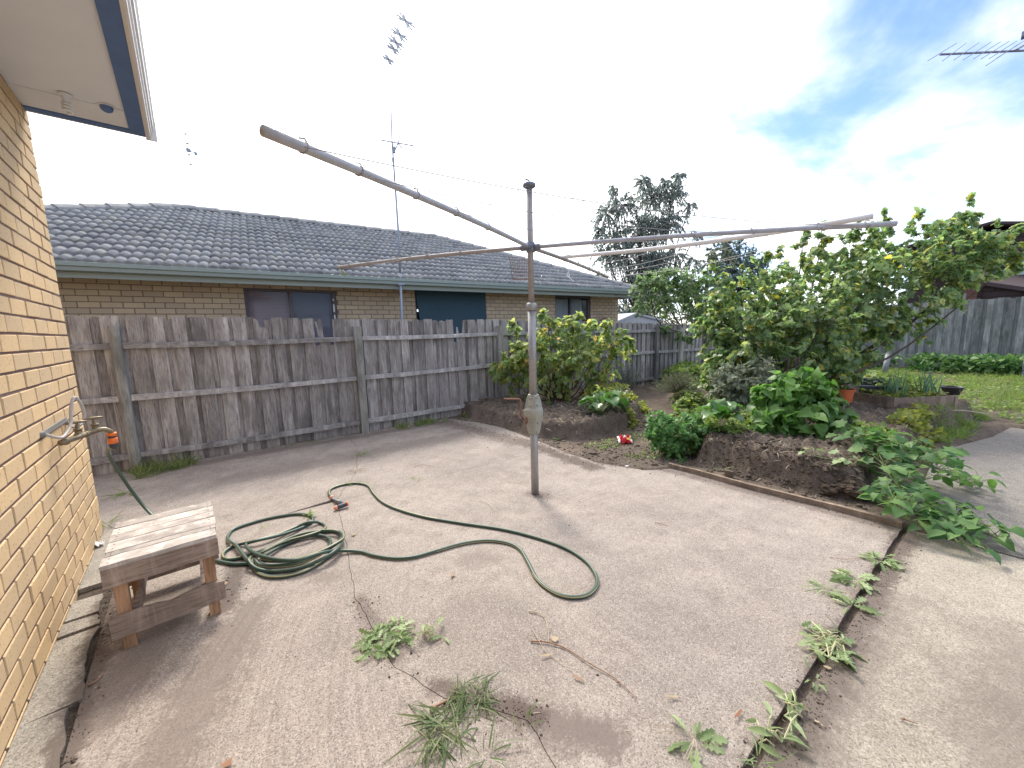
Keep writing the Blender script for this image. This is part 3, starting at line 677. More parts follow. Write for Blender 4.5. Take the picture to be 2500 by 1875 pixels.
HR = .0108
def hose():
    def G_(x, y, k=0): q = gp(x, y, HR+k*2.0*HR); return q
    pts = [TIP+Vector((0, 0, -.085)), gp(262, 1102, .66), gp(277, 1132, .53), gp(300, 1168, .38), gp(330, 1210, .22), gp(358, 1244, .11), gp(400, 1285, .03), G_(440, 1325), G_(480, 1358)]
    z = lambda x, y: (500+x/5.53, 1150+y/5.53)
    for x, y, k in [(150, 1210, 0), (380, 1252, 0), (600, 1250, 0), (900, 1275, .0), (1200, 1230, .4), (1500, 1130, 1), (1780, 980, 1.4), (1860, 860, 1), (1760, 815, 0), (1500, 830, .2), (1150, 905, 0), (860, 1040, .6), (700, 1160, 1), (690, 1210, 1.3), (760, 1270, 1), (950, 1285, 0.6), (1250, 1255, .8), (1520, 1145, 1.6), (1680, 1020, 1.5), (1690, 930, .6), (1600, 875, .3), (1400, 880, .3), (1100, 985, .2), (880, 1100, .8), (770, 1180, 1.6), (900, 1215, 1.8), (1200, 1195, 1.9), (1560, 1085, 2), (1820, 950, 2), (1865, 880, 1.4), (1800, 820, 1.0), (1600, 805, 1), (1250, 870, 1), (800, 1060, .6), (500, 1165, 0), (320, 1195, 0), (250, 1150, 0), (280, 1080, 0), (420, 1005, 0), (700, 935, 1), (1000, 855, .6), (1250, 750, 0.2), (1420, 690, 1), (1560, 700, 0), (1625, 750, 0), (1560, 810, 1), (1350, 880, 1.4), (1050, 960, 1.2), (800, 1080, 1.6), (640, 1150, 1), (590, 1200, 1.7), (640, 1275, 1), (760, 1335, .6), (980, 1355, 0), (1280, 1310, .4), (1560, 1200, 1.4), (1760, 1080, 2.0), (1850, 980, 1.2), (1780, 1060, .4), (1640, 1180, 0), (1400, 1330, 0), (1150, 1410, 0), (920, 1430, 0), (760, 1395, 0), (690, 1330, .0), (650, 1240, .6), (560, 1180, .8)]:
        pts.append(G_(*z(x, y), k))
    # small far loop, then back over the coil and out to the big loop
    for x, y, k in [(420, 1000, .8), (360, 965, 1), (310, 930, 0), (330, 850, 0), (430, 770, 0), (800, 655, 0), (1150, 590, 0), (1350, 585, 0), (1450, 620, 0), (1440, 690, 0), (1300, 770, 0), (1000, 870, 1), (700, 940, 2), (560, 990, 1.4), (640, 1090, 2), (900, 1180, 3), (1250, 1200, 3), (1520, 1120, 3), (1680, 1085, 2.2), (1850, 1075, .6), (2100, 1090, 0)]:
        pts.append(G_(*z(x, y), k))
    for x, y in [(912, 1356), (960, 1363), (1010, 1360), (1065, 1345), (1130, 1327), (1190, 1320), (1240, 1326), (1270, 1342), (1290, 1375), (1310, 1412), (1345, 1442), (1385, 1457), (1430, 1454), (1455, 1432), (1455, 1405), (1430, 1370), (1380, 1338), (1310, 1313), (1230, 1293), (1130, 1278), (1040, 1263), (975, 1245), (935, 1227), (912, 1205), (898, 1186), (870, 1180), (835, 1184), (808, 1194), (803, 1206), (810, 1215)]:
        pts.append(G_(x, y))
    P = curve(pts, 6)
    m = MB(); m.tube(P, HR, 12, True, 0, (8,), .03)
    t = m.build('garden_hose', [M_HGREEN, M_HYEL], None, True)
    tag(t, 'green garden hose with yellow stripes coiled loosely on the patio', 'hose')
    return P[-1]
HE = hose()
def nozzle():
    t = thing('hose_nozzle', 'orange and black spray gun on the end of the green hose', 'nozzle', (HE.x, HE.y, 0))
    a = Vector((HE.x, HE.y, .014)); b = gp(833, 1229, .025); f = gp(815, 1242, .02); k = gp(850, 1229, .03)
    m = MB(); d = (b-a).normalized(); m.lathe(a-d*.01, [(.014, 0), (.018, .006), (.018, .03), (.013, .034)], 12, 0, d); m.build('coupling', M_ORANGE_D, t, True)
    m = MB(); m.tube([a+d*.03, (a+b)/2+d*.01, b], [.012, .014, .015], 10); m.build('grip', M_GREY, t, True)
    d2 = (f-k).normalized(); L = (f-k).length
    m = MB(); m.lathe(k, [(.016, .012), (.018, .016), (.018, L-.025), (.016, L-.02)], 14, 0, d2); m.build('barrel', M_BLACK, t, True)
    m = MB(); m.lathe(k, [(.010, 0), (.019, .003), (.019, .013)], 14, 0, d2); m.build('end_cap', M_ORANGE, t, True)
    m = MB(); m.lathe(k, [(.018, L-.026), (.019, L-.02), (.015, L-.004), (.008, L)], 14, 0, d2); m.build('spray_head', M_ORANGE_D, t, True)
    m = MB(); m.tube([b+Vector((0, 0, .014)), (a+b)/2+Vector((-.012, -.02, .012)), a+d*.03+Vector((-.01, -.016, .006))], .005, 6); m.build('trigger', M_GREY, t, True)
nozzle()

# ================================================================ SIDE FENCE
FA = math.radians(-5.2); FU = Vector((math.cos(FA), math.sin(FA), 0)); FN = Vector((-FU.y, FU.x, 0)); FP = Vector((-.56, 5.83, 0))
def fpos(s, o, z): p = FP+FU*s+FN*o; return (p.x, p.y, z)
def ftop(s): return float(np.interp(s, [-1.2, 0, 1.2, 2.5, 4.7, 7.2, 9.4, 11, 18], [1.685, 1.68, 1.66, 1.64, 1.615, 1.575, 1.50, 1.45, 1.40]))
def fbase(s): return float(np.interp(s, [-1.2, 0, 2.4, 4.8, 7, 18], [.02, 0, .0, .03, .05, .0]))
def paling(par, mat, s, w, z0, tops, o, name='paling', lean=0.):
    """tops: list of (fraction across, height); worn and split heads"""
    n = len(tops); m = MB(); v = []
    for oo in (o, o+.012):
        v += [fpos(s, oo, z0), fpos(s+w, oo, z0)]+[fpos(s+w*f+lean*(z-z0), oo, z) for f, z in reversed(tops)]
    k = n+2
    f = [tuple(range(k)), tuple(reversed(range(k, 2*k)))]+[(i, k+i, k+(i+1) % k, (i+1) % k) for i in range(k)]
    m.add(v, f); return m
def heads(rr, z, rag=.012, n=5):
    return [(0, z+rr.uniform(-rag, 0))]+[(i/(n-1), z+rr.uniform(-rag, rag*.4)) for i in range(1, n-1)]+[(1, z+rr.uniform(-rag, 0))]
def side_fence():
    t = thing('paling_fence', 'weathered grey timber paling fence with rails and a ragged top along the patio', 'fence', FP)
    rr = random.Random(3); s = -1.25; i = 0
    GAPS = {1.20: ('short', .12), 1.98: ('short', .30), 3.20: ('notch', 0), 3.62: ('split', 0), 3.98: ('vee', 0)}
    done = set()
    while s < 17.3:
        wf = rr.uniform(.105, .15); wb = rr.uniform(.035, .075)
        zt = ftop(s)+rr.uniform(-.012, .006); tops = heads(rr, zt, .009)
        for g_, (kind, dz) in GAPS.items():
            if abs(s-g_) < .1 and g_ not in done:
                done.add(g_)
                if kind == 'short': tops = [(0, zt-.01), (.3, zt-.02), (.42, zt-dz*.9), (.8, zt-dz), (1, zt-dz*1.05)]
                if kind == 'notch': tops = [(0, zt-.03), (.25, zt-.05), (.3, zt), (.8, zt-.005), (.9, zt-.06), (1, zt-.07)]
                if kind == 'split': tops = [(0, zt-.01), (.38, zt-.04), (.44, zt-.25), (.5, zt-.05), (.7, zt-.02), (1, zt-.06)]
                if kind == 'vee': tops = [(0, zt-.12), (.18, zt-.13), (.3, zt-.26), (.62, zt-.30), (.8, zt-.12), (1, zt-.01)]
        zb = fbase(s)+rr.uniform(-.03, .01)
        paling(t, M_PALE, s, wf, zb, tops, 0, lean=rr.uniform(-.004, .004)).build('paling', M_PALE, t)
        cut = .34 if any(abs(s+wf-g_) < .12 for g_ in (1.98, 3.98)) else 0
        paling(t, M_PALE_SHADE, s+wf-.025, wb+.05, zb, heads(rr, zt+rr.uniform(-.03, .0)-cut, .02), .016).build('paling', M_PALE_SHADE, t)
        s += wf+wb; i += 1
    # a splinter hanging by the gap
    m = MB(); m.frame_box(fpos(1.93, -.012, 1.40), FU*.022, FN*.008, Vector((-.03, 0, .20))); m.build('splinter', M_PALE, t)
    posts = [0.0, 2.42, 4.80, 7.1, 9.33, 11.6, 14.0, 16.4]
    edges = [-2.4]+posts
    for a, b in zip(edges[:-1], edges[1:]):
        for h0 in (1.36, .80, .165):
            m = MB(); z0 = h0+fbase(a)*(1 if h0 < 1 else .3)-(.0 if a < 5 else .02*(a-5)*.5*(1 if h0 > 1 else .6)); z1 = h0+fbase(b)*(1 if h0 < 1 else .3)-(.0 if b < 5 else .02*(b-5)*.5*(1 if h0 > 1 else .6)); n = 8; hh = .062; dd = .045; pts = []
            for k in range(n+1):
                q = k/n; sg = -.012*math.sin(PI*q)+rr.uniform(-.003, .003); ss_ = a+.045+(b-a-.09)*q; zc = z0+(z1-z0)*q+sg
                h2 = hh/2+rr.uniform(-.004, .004)
                pts += [fpos(ss_, -.002, zc-h2), fpos(ss_, -.002, zc+h2), fpos(ss_, -.002-dd, zc+h2-.004), fpos(ss_, -.002-dd, zc-h2)]
            f = [(0, 1, 2, 3), tuple(4*n+x for x in (3, 2, 1, 0))]
            for k in range(n):
                for x in range(4): f.append((4*k+x, 4*k+4+x, 4*k+4+(x+1) % 4, 4*k+(x+1) % 4))
            m.add(pts, f); o = m.build('rail', M_RAIL, t)
    for k, sp in enumerate(posts):
        m = MB(); z0 = fbase(sp)-.05; zt = ftop(sp)-.115
        if k == 0:                                                 # round post
            c0 = fpos(sp, -.045, z0); c1 = fpos(sp-.005, -.045, zt); m.tube([c0, c1], [.052, .044], 14); m.build('post', M_POST, t, False)
        else:
            m.frame_box(fpos(sp-.05, -.095, z0), FU*.10, FN*.085, Vector((0, 0, zt-z0))); m.build('post', M_POST, t)
side_fence()
# rear fence across the end of the garden
CX = FP+FU*17.35
RU = -FN; RN = FU                                                    # runs back towards the camera side
def rear_fence():
    t = thing('boundary_fence', 'tall grey paling fence across the end of the garden below the brown house', 'fence', CX)
    rr = random.Random(9); s = 0
    while s < 11.5:
        w = rr.uniform(.095, .13); zt = 1.93+rr.uniform(-.015, .015)
        for w0, o0, ww, mt in ((0, 0., w, M_REAR), (w-.02, .018, .11, M_REAR)):
            b = CX+RU*(s+w0)+RN*o0; m = MB(); m.frame_box((b.x, b.y, -.05), RU*ww, RN*.014, (0, 0, zt-rr.uniform(0, .02)+.05)); m.build('paling', mt, t)
        s += w+rr.uniform(.05, .075)
rear_fence()

# ================================================================ NEIGHBOUR'S HOUSE
NA = math.radians(-7.5); NU = Vector((math.cos(NA), math.sin(NA), 0)); NN = Vector((-NU.y, NU.x, 0)); NP = Vector((2.31, 7.84, 0))
def npos(s, o, z): p = NP+NU*s+NN*o; return (p.x, p.y, z)
PITCHR = math.radians(24.0); EZ = 2.455; EO = -.52; DR = 4.25; S0, S1 = -7.0, 7.76
WIN = [(-1.49, -.045, 1.2, 2.285), (1.49, 3.16, 1.0, 2.325), (5.27, 6.53, 1.2, 2.32)]
def neighbour():
    H = thing('neighbour_house', 'single storey pale brick house with grey tiled hip roof behind the side fence', 'house', NP)
    def nbox(m, s0, s1, o0, o1, z0, z1, mi=0): m.frame_box(npos(s0, o0, z0), NU*(s1-s0), NN*(o1-o0), (0, 0, z1-z0), mi); return m
    m = MB(); xs = [-5.5]+[q for w in WIN for q in w[:2]]+[7.64]
    for i in range(0, len(xs), 2): nbox(m, xs[i], xs[i+1], .006, .24, -.1, 2.3)
    for w in WIN: nbox(m, w[0], w[1], .012, .24, -.1, w[2]); nbox(m, w[0], w[1], .012, .24, w[3], 2.345)
    nbox(m, 7.40, 7.64, .24, 7.5, -.1, 2.3); nbox(m, -5.5, 7.4, 7.4, 7.6, -.1, 2.3)
    wall = m.build('wall', M_MORT2, H); b = base_of(H)
    ch, bl = .0875, .2385; items = []
    for c in range(-1, 26):
        z = .068+c*ch; s = -5.5-(bl/2 if c % 2 else 0)
        if z+ch > 2.375: break
        while s < 7.64:
            a0, a1 = max(s, -5.5), min(s+bl-.011, 7.645); cuts = [(a0, a1)]
            for w in WIN:
                if w[2] < z+ch/2 < w[3]:
                    nc = []
                    for p, q in cuts:
                        if q <= w[0] or p >= w[1]: nc.append((p, q)); continue
                        if p < w[0]-.02: nc.append((p, w[0]))
                        if q > w[1]+.02: nc.append((w[1], q))
                    cuts = nc
            for p, q in cuts:
                if q-p > .02: items.append((p, q, z))
            s += bl
    def mk(p, q, z):
        mm = MB(); e = .004; j = random.uniform(-.0015, .0015)
        v = [npos(p, .10, z), npos(q, .10, z), npos(q, .10, z+ch-.011), npos(p, .10, z+ch-.011), npos(p, e+j, z), npos(q, e+j, z), npos(q, e+j, z+ch-.011), npos(p, e+j, z+ch-.011),
             npos(p+e, j, z+e), npos(q-e, j, z+e), npos(q-e, j, z+ch-.011-e), npos(p+e, j, z+ch-.011-e)]
        return mm.add(v, [(0, 1, 5, 4), (1, 2, 6, 5), (2, 3, 7, 6), (3, 0, 4, 7), (4, 5, 9, 8), (5, 6, 10, 9), (6, 7, 11, 10), (7, 4, 8, 11), (8, 9, 10, 11)])
    def k2(it): return -(Vector(npos(it[0], 0, it[2]))-CAM).length+(100 if it[2] > 1.44 and it[0] > -4.1 else 0)
    items.sort(key=k2, reverse=True); rest = MB()
    for i, it in enumerate(items):
        mm = mk(*it)
        if i < 300: mm.build('brick', M_BRICK2, wall)
        else: rest.add(mm.v, mm.f)
    rest.build('bricks', M_BRICK2, wall, kind='stuff')
    # windows
    def window(w, mull, panes, label):
        s0, s1, z0, z1 = w; m = MB()
        nbox(m, s0, s1, .03, .09, z1-.075, z1); nbox(m, s0, s1, .03, .09, z0, z0+.04); nbox(m, s0, s0+.035, .03, .09, z0+.04, z1-.075); nbox(m, s1-.07, s1, .03, .09, z0+.04, z1-.075)
        for q in mull: nbox(m, q-.025, q+.025, .035, .085, z0+.04, z1-.075)
        fr = m.build('window', M_FRAME, H); fr['label'] = label
        for a, e, mt, nm in panes:
            m = MB(); nbox(m, a, e, .058, .064, z0+.04, z1-.075); m.build('pane', mt, fr)
        return fr
    g2 = NT('pane_glass'); tr = g2.N.new('ShaderNodeBsdfTransparent'); tr.inputs[0].default_value = (.86, .88, .9, 1); gl = g2.N.new('ShaderNodeBsdfGlossy'); gl.inputs['Roughness'].default_value = .03
    fr_ = g2.N.new('ShaderNodeFresnel'); fr_.inputs[0].default_value = 1.22; mx = g2.N.new('ShaderNodeMixShader'); g2.L.new(fr_.outputs[0], mx.inputs[0]); g2.L.new(tr.outputs[0], mx.inputs[1]); g2.L.new(gl.outputs[0], mx.inputs[2]); g2.L.new(mx.outputs[0], g2.out.inputs[0])
    GL = g2.m
    w1 = window(WIN[0], [-.80], [(-1.455, -.825, GL, 0), (-.775, -.115, GL, 0)], 'wide window with mauve blinds')
    m = MB()
    for k in range(40): z = 1.26+k*.0245; m.add([npos(-1.455, .10, z), npos(-.825, .10, z), npos(-.825, .115, z+.022), npos(-1.455, .115, z+.022)], [(0, 1, 2, 3)])
    m.build('venetian_blind', M_BLIND, w1)
    m = MB(); nbox(m, -.775, -.115, .10, .11, 1.24, 2.21); m.build('roller_blind', M_SCREEN, w1)
    m = MB()
    for zz, hh in ((2.07, .03), (1.86, .14), (1.73, .07)): nbox(m, -.105, -.085, .026, .0295, zz, zz+hh)
    m.build('paint_flakes', M_WHITE, w1)
    w3 = window(WIN[2], [5.83], [(5.305, 5.805, GL, 0), (5.855, 6.46, GL, 0)], 'small window with lace curtains')
    m = MB(); n = 60
    for a, e in ((5.31, 5.80), (5.86, 6.30)):
        v = []
        for k in range(n+1):
            q = a+(e-a)*k/n; o = .125+.02*math.sin(k*.9)+.008*math.sin(k*2.3); v += [npos(q, o, 1.2), npos(q, o, 2.25-.03*abs(math.sin(k*.35)))]
        m.add(v, [(2*k, 2*k+2, 2*k+3, 2*k+1) for k in range(n)])
    m.build('curtain', M_CURT, w3, True)
    for w in (WIN[0], WIN[2]):
        m = MB(); nbox(m, w[0]-.3, w[1]+.3, .5, .52, .8, 2.3); m.build('room_back', M_SCREEN, H)
    w2 = window(WIN[1], [], [(WIN[1][0]+.035, WIN[1][1]-.07, GL, 0)], 'window hidden by a green shade cloth')
    m = MB(); s0, s1 = 1.47, 3.17; nn = 14; v = []
    for k in range(nn+1):
        z = 2.318-k*(1.25/nn)
        for j in range(nn+1):
            q = j/nn; le = s0+.03+(.045*(k/nn)*2.4 if True else 0); x = le+(s1-le)*q; v.append(npos(x, -.02-.012*math.sin(q*PI)-.03*(k/nn)+.006*math.sin(j*1.1+k*.5), z-.004*math.sin(j*.8)))
    m.add(v, [(k*(nn+1)+j, k*(nn+1)+j+1, (k+1)*(nn+1)+j+1, (k+1)*(nn+1)+j) for k in range(nn) for j in range(nn)]); m.build('shade_cloth', M_SHADE, H, True)
    # eave: lining, fascia, gutter
    m = MB(); nbox(m, S0+.1, S1-.1, EO+.04, .0-.002, 2.345, 2.36); nbox(m, 7.642, S1-.1, .0, 7.6, 2.345, 2.36); m.build('eave_lining', M_EAVE, H)
    m = MB(); nbox(m, S0+.05, S1-.05, EO+.012, EO+.038, 2.262, 2.42); nbox(m, S1-.05, S1-.024, EO+.012, 8, 2.262, 2.42); m.build('fascia', M_FASC, H)
    m = MB(); prof = [(.010, -.115), (-.055, -.118), (-.085, -.108), (-.095, -.06), (-.115, -.05), (-.118, 0), (-.110, .004), (-.106, -.002), (.010, -.002)]
    n_ = len(prof); v = [npos(S0, EO+o, EZ+z) for o, z in prof]+[npos(S1+.06, EO+o, EZ+z) for o, z in prof]
    m.add(v, [(i, n_+i, n_+(i+1) % n_, (i+1) % n_) for i in range(n_)]+[tuple(range(n_)), tuple(range(2*n_-1, n_-1, -1))]); m.build('gutter', M_GUT, H)
    m = MB(); m.frame_box(npos(6.98, EO-.0, 2.30), NU*.07, NN*.01, (0, 0, .05)); m.build('fascia_bracket', M_GREY, H)
    # roof deck
    tp = math.tan(PITCHR); RZ = EZ+DR*tp; OB = EO+2*DR
    def rp(s, o, lift=0.): return npos(s, o, EZ+(o-EO if o <= EO+DR else OB-o)*tp+lift)
    A, B, Cc, D = [npos(q, EO if k < 2 else OB, EZ-.03) for k, q in enumerate((S0, S1, S1, S0))]
    R0, R1 = npos(S0+DR, EO+DR, RZ-.03), npos(S1-DR, EO+DR, RZ-.03)
    m = MB(); m.add([A, B, Cc, D, R0, R1], [(0, 1, 5, 4), (1, 2, 5), (2, 3, 4, 5), (3, 0, 4), (3, 2, 1, 0)]); roof = m.build('roof', M_TILE, H)
    # tiles: double roll, laid in courses
    rows = 14; rl = DR/math.cos(PITCHR)/rows; tw_ = .268; nseg = 12
    sl = NN*math.cos(PITCHR)+Vector((0, 0, math.sin(PITCHR))); nr = -NN*math.sin(PITCHR)+Vector((0, 0, math.cos(PITCHR)))
    prof = [(tw_*k/nseg, .036*abs(math.sin(PI*2*k/nseg))**.75) for k in range(nseg+1)]
    L_ = rl*1.12; local = []
    for y, lift in ((-.03, .040), (L_, .002)):
        for x, z in prof: local.append(NU*x+sl*y+nr*(z+lift))
    for x, z in prof: local.append(NU*x+sl*(-.03)+nr*(z+.040-.044))
    k_ = nseg+1
    faces = [(i, i+1, k_+i+1, k_+i) for i in range(nseg)]+[(2*k_+i, 2*k_+i+1, i+1, i) for i in range(nseg)]
    tme = bpy.data.meshes.new('roof_tile'); tme.from_pydata([tuple(q) for q in local], [], faces); tme.materials.append(M_TILE); tme.polygons.foreach_set('use_smooth', [i < nseg for i in range(len(faces))])
    its = []
    for r in range(rows):
        o_ = EO-.05+r*rl*math.cos(PITCHR); lo, hi = S0+(o_-EO)+.0, S1-(o_-EO)-.0
        s = S0+.1
        while s < S1:
            if s+tw_*.5 > lo and s+tw_*.5 < hi-.02:
                p = Vector(npos(s, o_, EZ+(o_-EO)*tp+.012)); its.append(p+nr*random.uniform(-.004, .005)+sl*random.uniform(-.008, .008))
            s += tw_-.004
    def seen(p):
        d = p-CAM; z = d.dot(CF); px = 1250+F*d.dot(CR)/max(z, .1); return (100 if 90 < px < 2500 else 0)-d.length
    its.sort(key=seen, reverse=True); rest = MB()
    for i, p in enumerate(its):
        if i < 300:
            o = bpy.data.objects.new('roof_tile', tme); COL.objects.link(o); o.parent = roof; o.location = p-b
        else: rest.add([tuple(q+p) for q in local], faces)
    rest.build('roof_tiles', M_TILE, roof, True, 'stuff')
    # ridge and hip caps
    def caps(p, q, n):
        p, q = Vector(p), Vector(q); d = (q-p)/n; x = d.cross(Vector((0, 0, 1))).normalized(); u = x.cross(d).normalized()
        for k in range(n):
            m = MB(); v = []; a0 = p+d*(k-.05); a1 = p+d*(k+1.0)
            for c, lift, w in ((a0, .030, .125), (a1, .008, .11)):
                for j in range(7):
                    a = PI*(j/6); v.append(c+x*math.cos(a)*w+u*(math.sin(a)*.075+lift-.035*abs(math.cos(a))))
            f = [(j, j+1, 7+j+1, 7+j) for j in range(6)]+[tuple(range(7)), tuple(reversed(range(7, 14)))]
            m.add(v, f).build('ridge_cap', M_TILE, roof)
    top0, top1 = npos(S0+DR, EO+DR, RZ+.03), npos(S1-DR, EO+DR, RZ+.03)
    caps(npos(S1, EO, EZ+.05), top1, 15); caps(npos(S0, EO, EZ+.05), top0, 15); caps(top1, top0, 15)
    # rusty hook on the wall
    m = MB(); c = Vector(npos(7.02, 0, 1.66)); pts = [c+NU*(.11*math.cos(a))+Vector((0, 0, .045*math.sin(a)))-NN*.05 for a in np.linspace(.3, 5.9, 22)]
    m.tube(pts, .012, 6); m.tube([c-NU*.10-NN*.05, c-NU*.09+NN*.01], .012, 6); m.build('hose_hook', M_RUST, H, True)
neighbour()

# ---------------------------------------------------------------- television masts
def mast():
    px0 = onplane(981, 778, npos(0, -.68, 0), NN); s = (px0-NP).dot(NU); P0 = Vector(npos(s, -.68, 0)); dep = (px0-CAM).dot(CF)
    t = thing('antenna_mast', 'tall thin grey television mast rising in front of the neighbour roof gutter', 'antenna', P0)
    a = dp(957, 345, dep); b = dp(955, 275, dep); c = dp(950, 150, dep*1.0)
    lo = Vector((px0.x, px0.y, 0)); e = dp(972, 560, dep)
    m = MB(); m.tube([lo, px0, dp(977, 668, dep)], .026, 10); m.tube([dp(977, 668, dep), e, dp(966, 470, dep)], .021, 8); m.tube([dp(966, 470, dep), a], .017, 8); m.tube([a, b], .012, 6); m.tube([b, c, dp(945, 155, dep)], .008, 6); m.build('pole', M_MAST, t, True)
    w = dp(979, 694, dep); m = MB(); m.beam(w, Vector(npos(s-.02, EO+.0, w.z)), .03, .04); m.beam(w-NU*.06, w+NU*.06, .07, .03); m.build('wall_bracket', M_MAST, t)
    m = MB(); m.tube([dp(930, 342, dep), dp(1010, 356, dep)], .011, 6); m.tube([dp(962, 372, dep), dp(972, 350, dep), dp(977, 326, dep)], [.012, .012, .008], 6); m.tube([dp(962, 372, dep), dp(958, 348, dep)], .010, 6); m.tube([dp(972, 350, dep), dp(981, 361, dep)], .012, 6); m.lathe(dp(962, 366, dep), [(.03, -.05), (.03, .05)], 8); m.lathe(dp(960, 391, dep), [(.025, -.04), (.025, .04)], 8); m.build('crossbar', M_MAST, t)
    # upper aerial: boom with cross shaped directors
    q0, q1 = dp(946, 150, dep), dp(992, 48, dep*.93); ax = (q1-q0).normalized()
    m = MB(); m.tube([q0, q1], .006, 6); m.build('boom', M_MAST, t)
    for k, r in ((.05, .12), (.32, .13), (.47, .16), (.66, .17), (.97, .18)):
        m = MB(); cc = q0.lerp(q1, k); x = ax.cross(CR).normalized(); y = ax.cross(x)
        for sg in ((x+y*.4), (x*.4-y), (y+x*.9), (x-y*.8)): m.beam(cc-sg.normalized()*r, cc+sg.normalized()*r, .035, .012, ax)
        m.build('director', M_MAST, t)
    # guy wires
    m = MB(); z1 = Vector(npos(s+1.2, 1.2, EZ+(1.2-EO)*math.tan(PITCHR)+.05)); m.tube([dp(971, 560, dep), z1], .006, 5); z2 = Vector(npos(s+.4, -.2, EZ+.2)); m.tube([dp(975, 640, dep), (dp(975, 640, dep)+z2)/2+Vector((.1, 0, -.1)), z2], .006, 5); m.build('stay_wire', M_WIRE, t)
mast()
def mast2():
    b = Vector(npos(-1.9, EO+DR+.35, 0)); b.z = 4.28; dep = (b-CAM).dot(CF); b = dp(500, 516, dep)
    t = thing('antenna_mast', 'distant spindly television aerial above the left end of the tiled roof', 'antenna', b)
    m = MB(); m.tube([b-Vector((0, 0, .25)), dp(497, 480, dep), dp(483, 405, dep), dp(478, 376, dep)], [.010, .008, .006, .006], 6); m.build('pole', M_MAST, t)
    p0, p1 = dp(453, 326, dep), dp(465, 402, dep)
    m = MB(); m.tube([p0, p1], .003, 5); m.tube([dp(478, 375, dep), dp(460, 366, dep)], .012, 6); m.lathe(dp(460, 366, dep), [(.045, -.04), (.05, .02), (.02, .05)], 8); m.lathe(dp(478, 375, dep), [(.03, -.03), (.03, .03)], 8); m.build('boom', M_MAST, t)
    for q in ((453, 327), (457, 350), (462, 378), (465, 401)):
        m = MB(); c = dp(*q, dep); m.tube([c-CR*.045, c, c+CR*.045], [.006, .022, .006], 6); m.build('director', M_MAST, t)
    for q in ((459, 341), (467, 393)):
        m = MB(); c = dp(*q, dep); m.tube([c-CR*.025+CU*.02, c+CR*.02-CU*.01], .008, 5); m.build('dipole', M_MAST, t)
mast2()
def yagi():
    dep = 8.0; a, b = dp(2294, 133, dep), dp(2620, 118, dep); base = Vector((b.x, b.y, 0))
    t = thing('roof_antenna', 'comb shaped television antenna with a dark boom against the blue sky', 'antenna', base)
    m = MB(); m.tube([a, b], .020, 10); m.build('boom', M_ANT, t)
    m = MB(); m.tube([base, Vector((b.x, b.y, b.z+.3))], .025, 10); m.build('pole', M_ANT, t)
    L = lambda x, y: (2230+x/8.19, 80+y/8.19)
    for (x0, y0), (x1, y1) in (((290, 560), (860, 210)), ((580, 565), (1060, 200)), ((810, 545), (1310, 195)), ((995, 545), (1550, 185)), ((1205, 520), (1740, 180)), ((1360, 520), (1910, 170)), ((1520, 515), (2065, 165)), ((1450, 660), (2100, 225)), ((1680, 500), (2230, 150))):
        m = MB(); p, q = dp(*L(x0, y0), dep*.965), dp(*L(x1, y1), dep*1.035); m.tube([p, q], .0075, 6); m.build('element', M_ANT, t)
    m = MB(); m.beam(dp(2480, 122, dep*.99), dp(2530, 92, dep*1.02), .07, .03); m.build('reflector', M_ANT, t)
    m = MB(); m.box(tuple(dp(2498, 86, dep)-Vector((.03, .03, .03))), tuple(dp(2505, 84, dep)+Vector((.08, .06, .05)))); m.build('balun_box', M_ANT, t)
yagi()

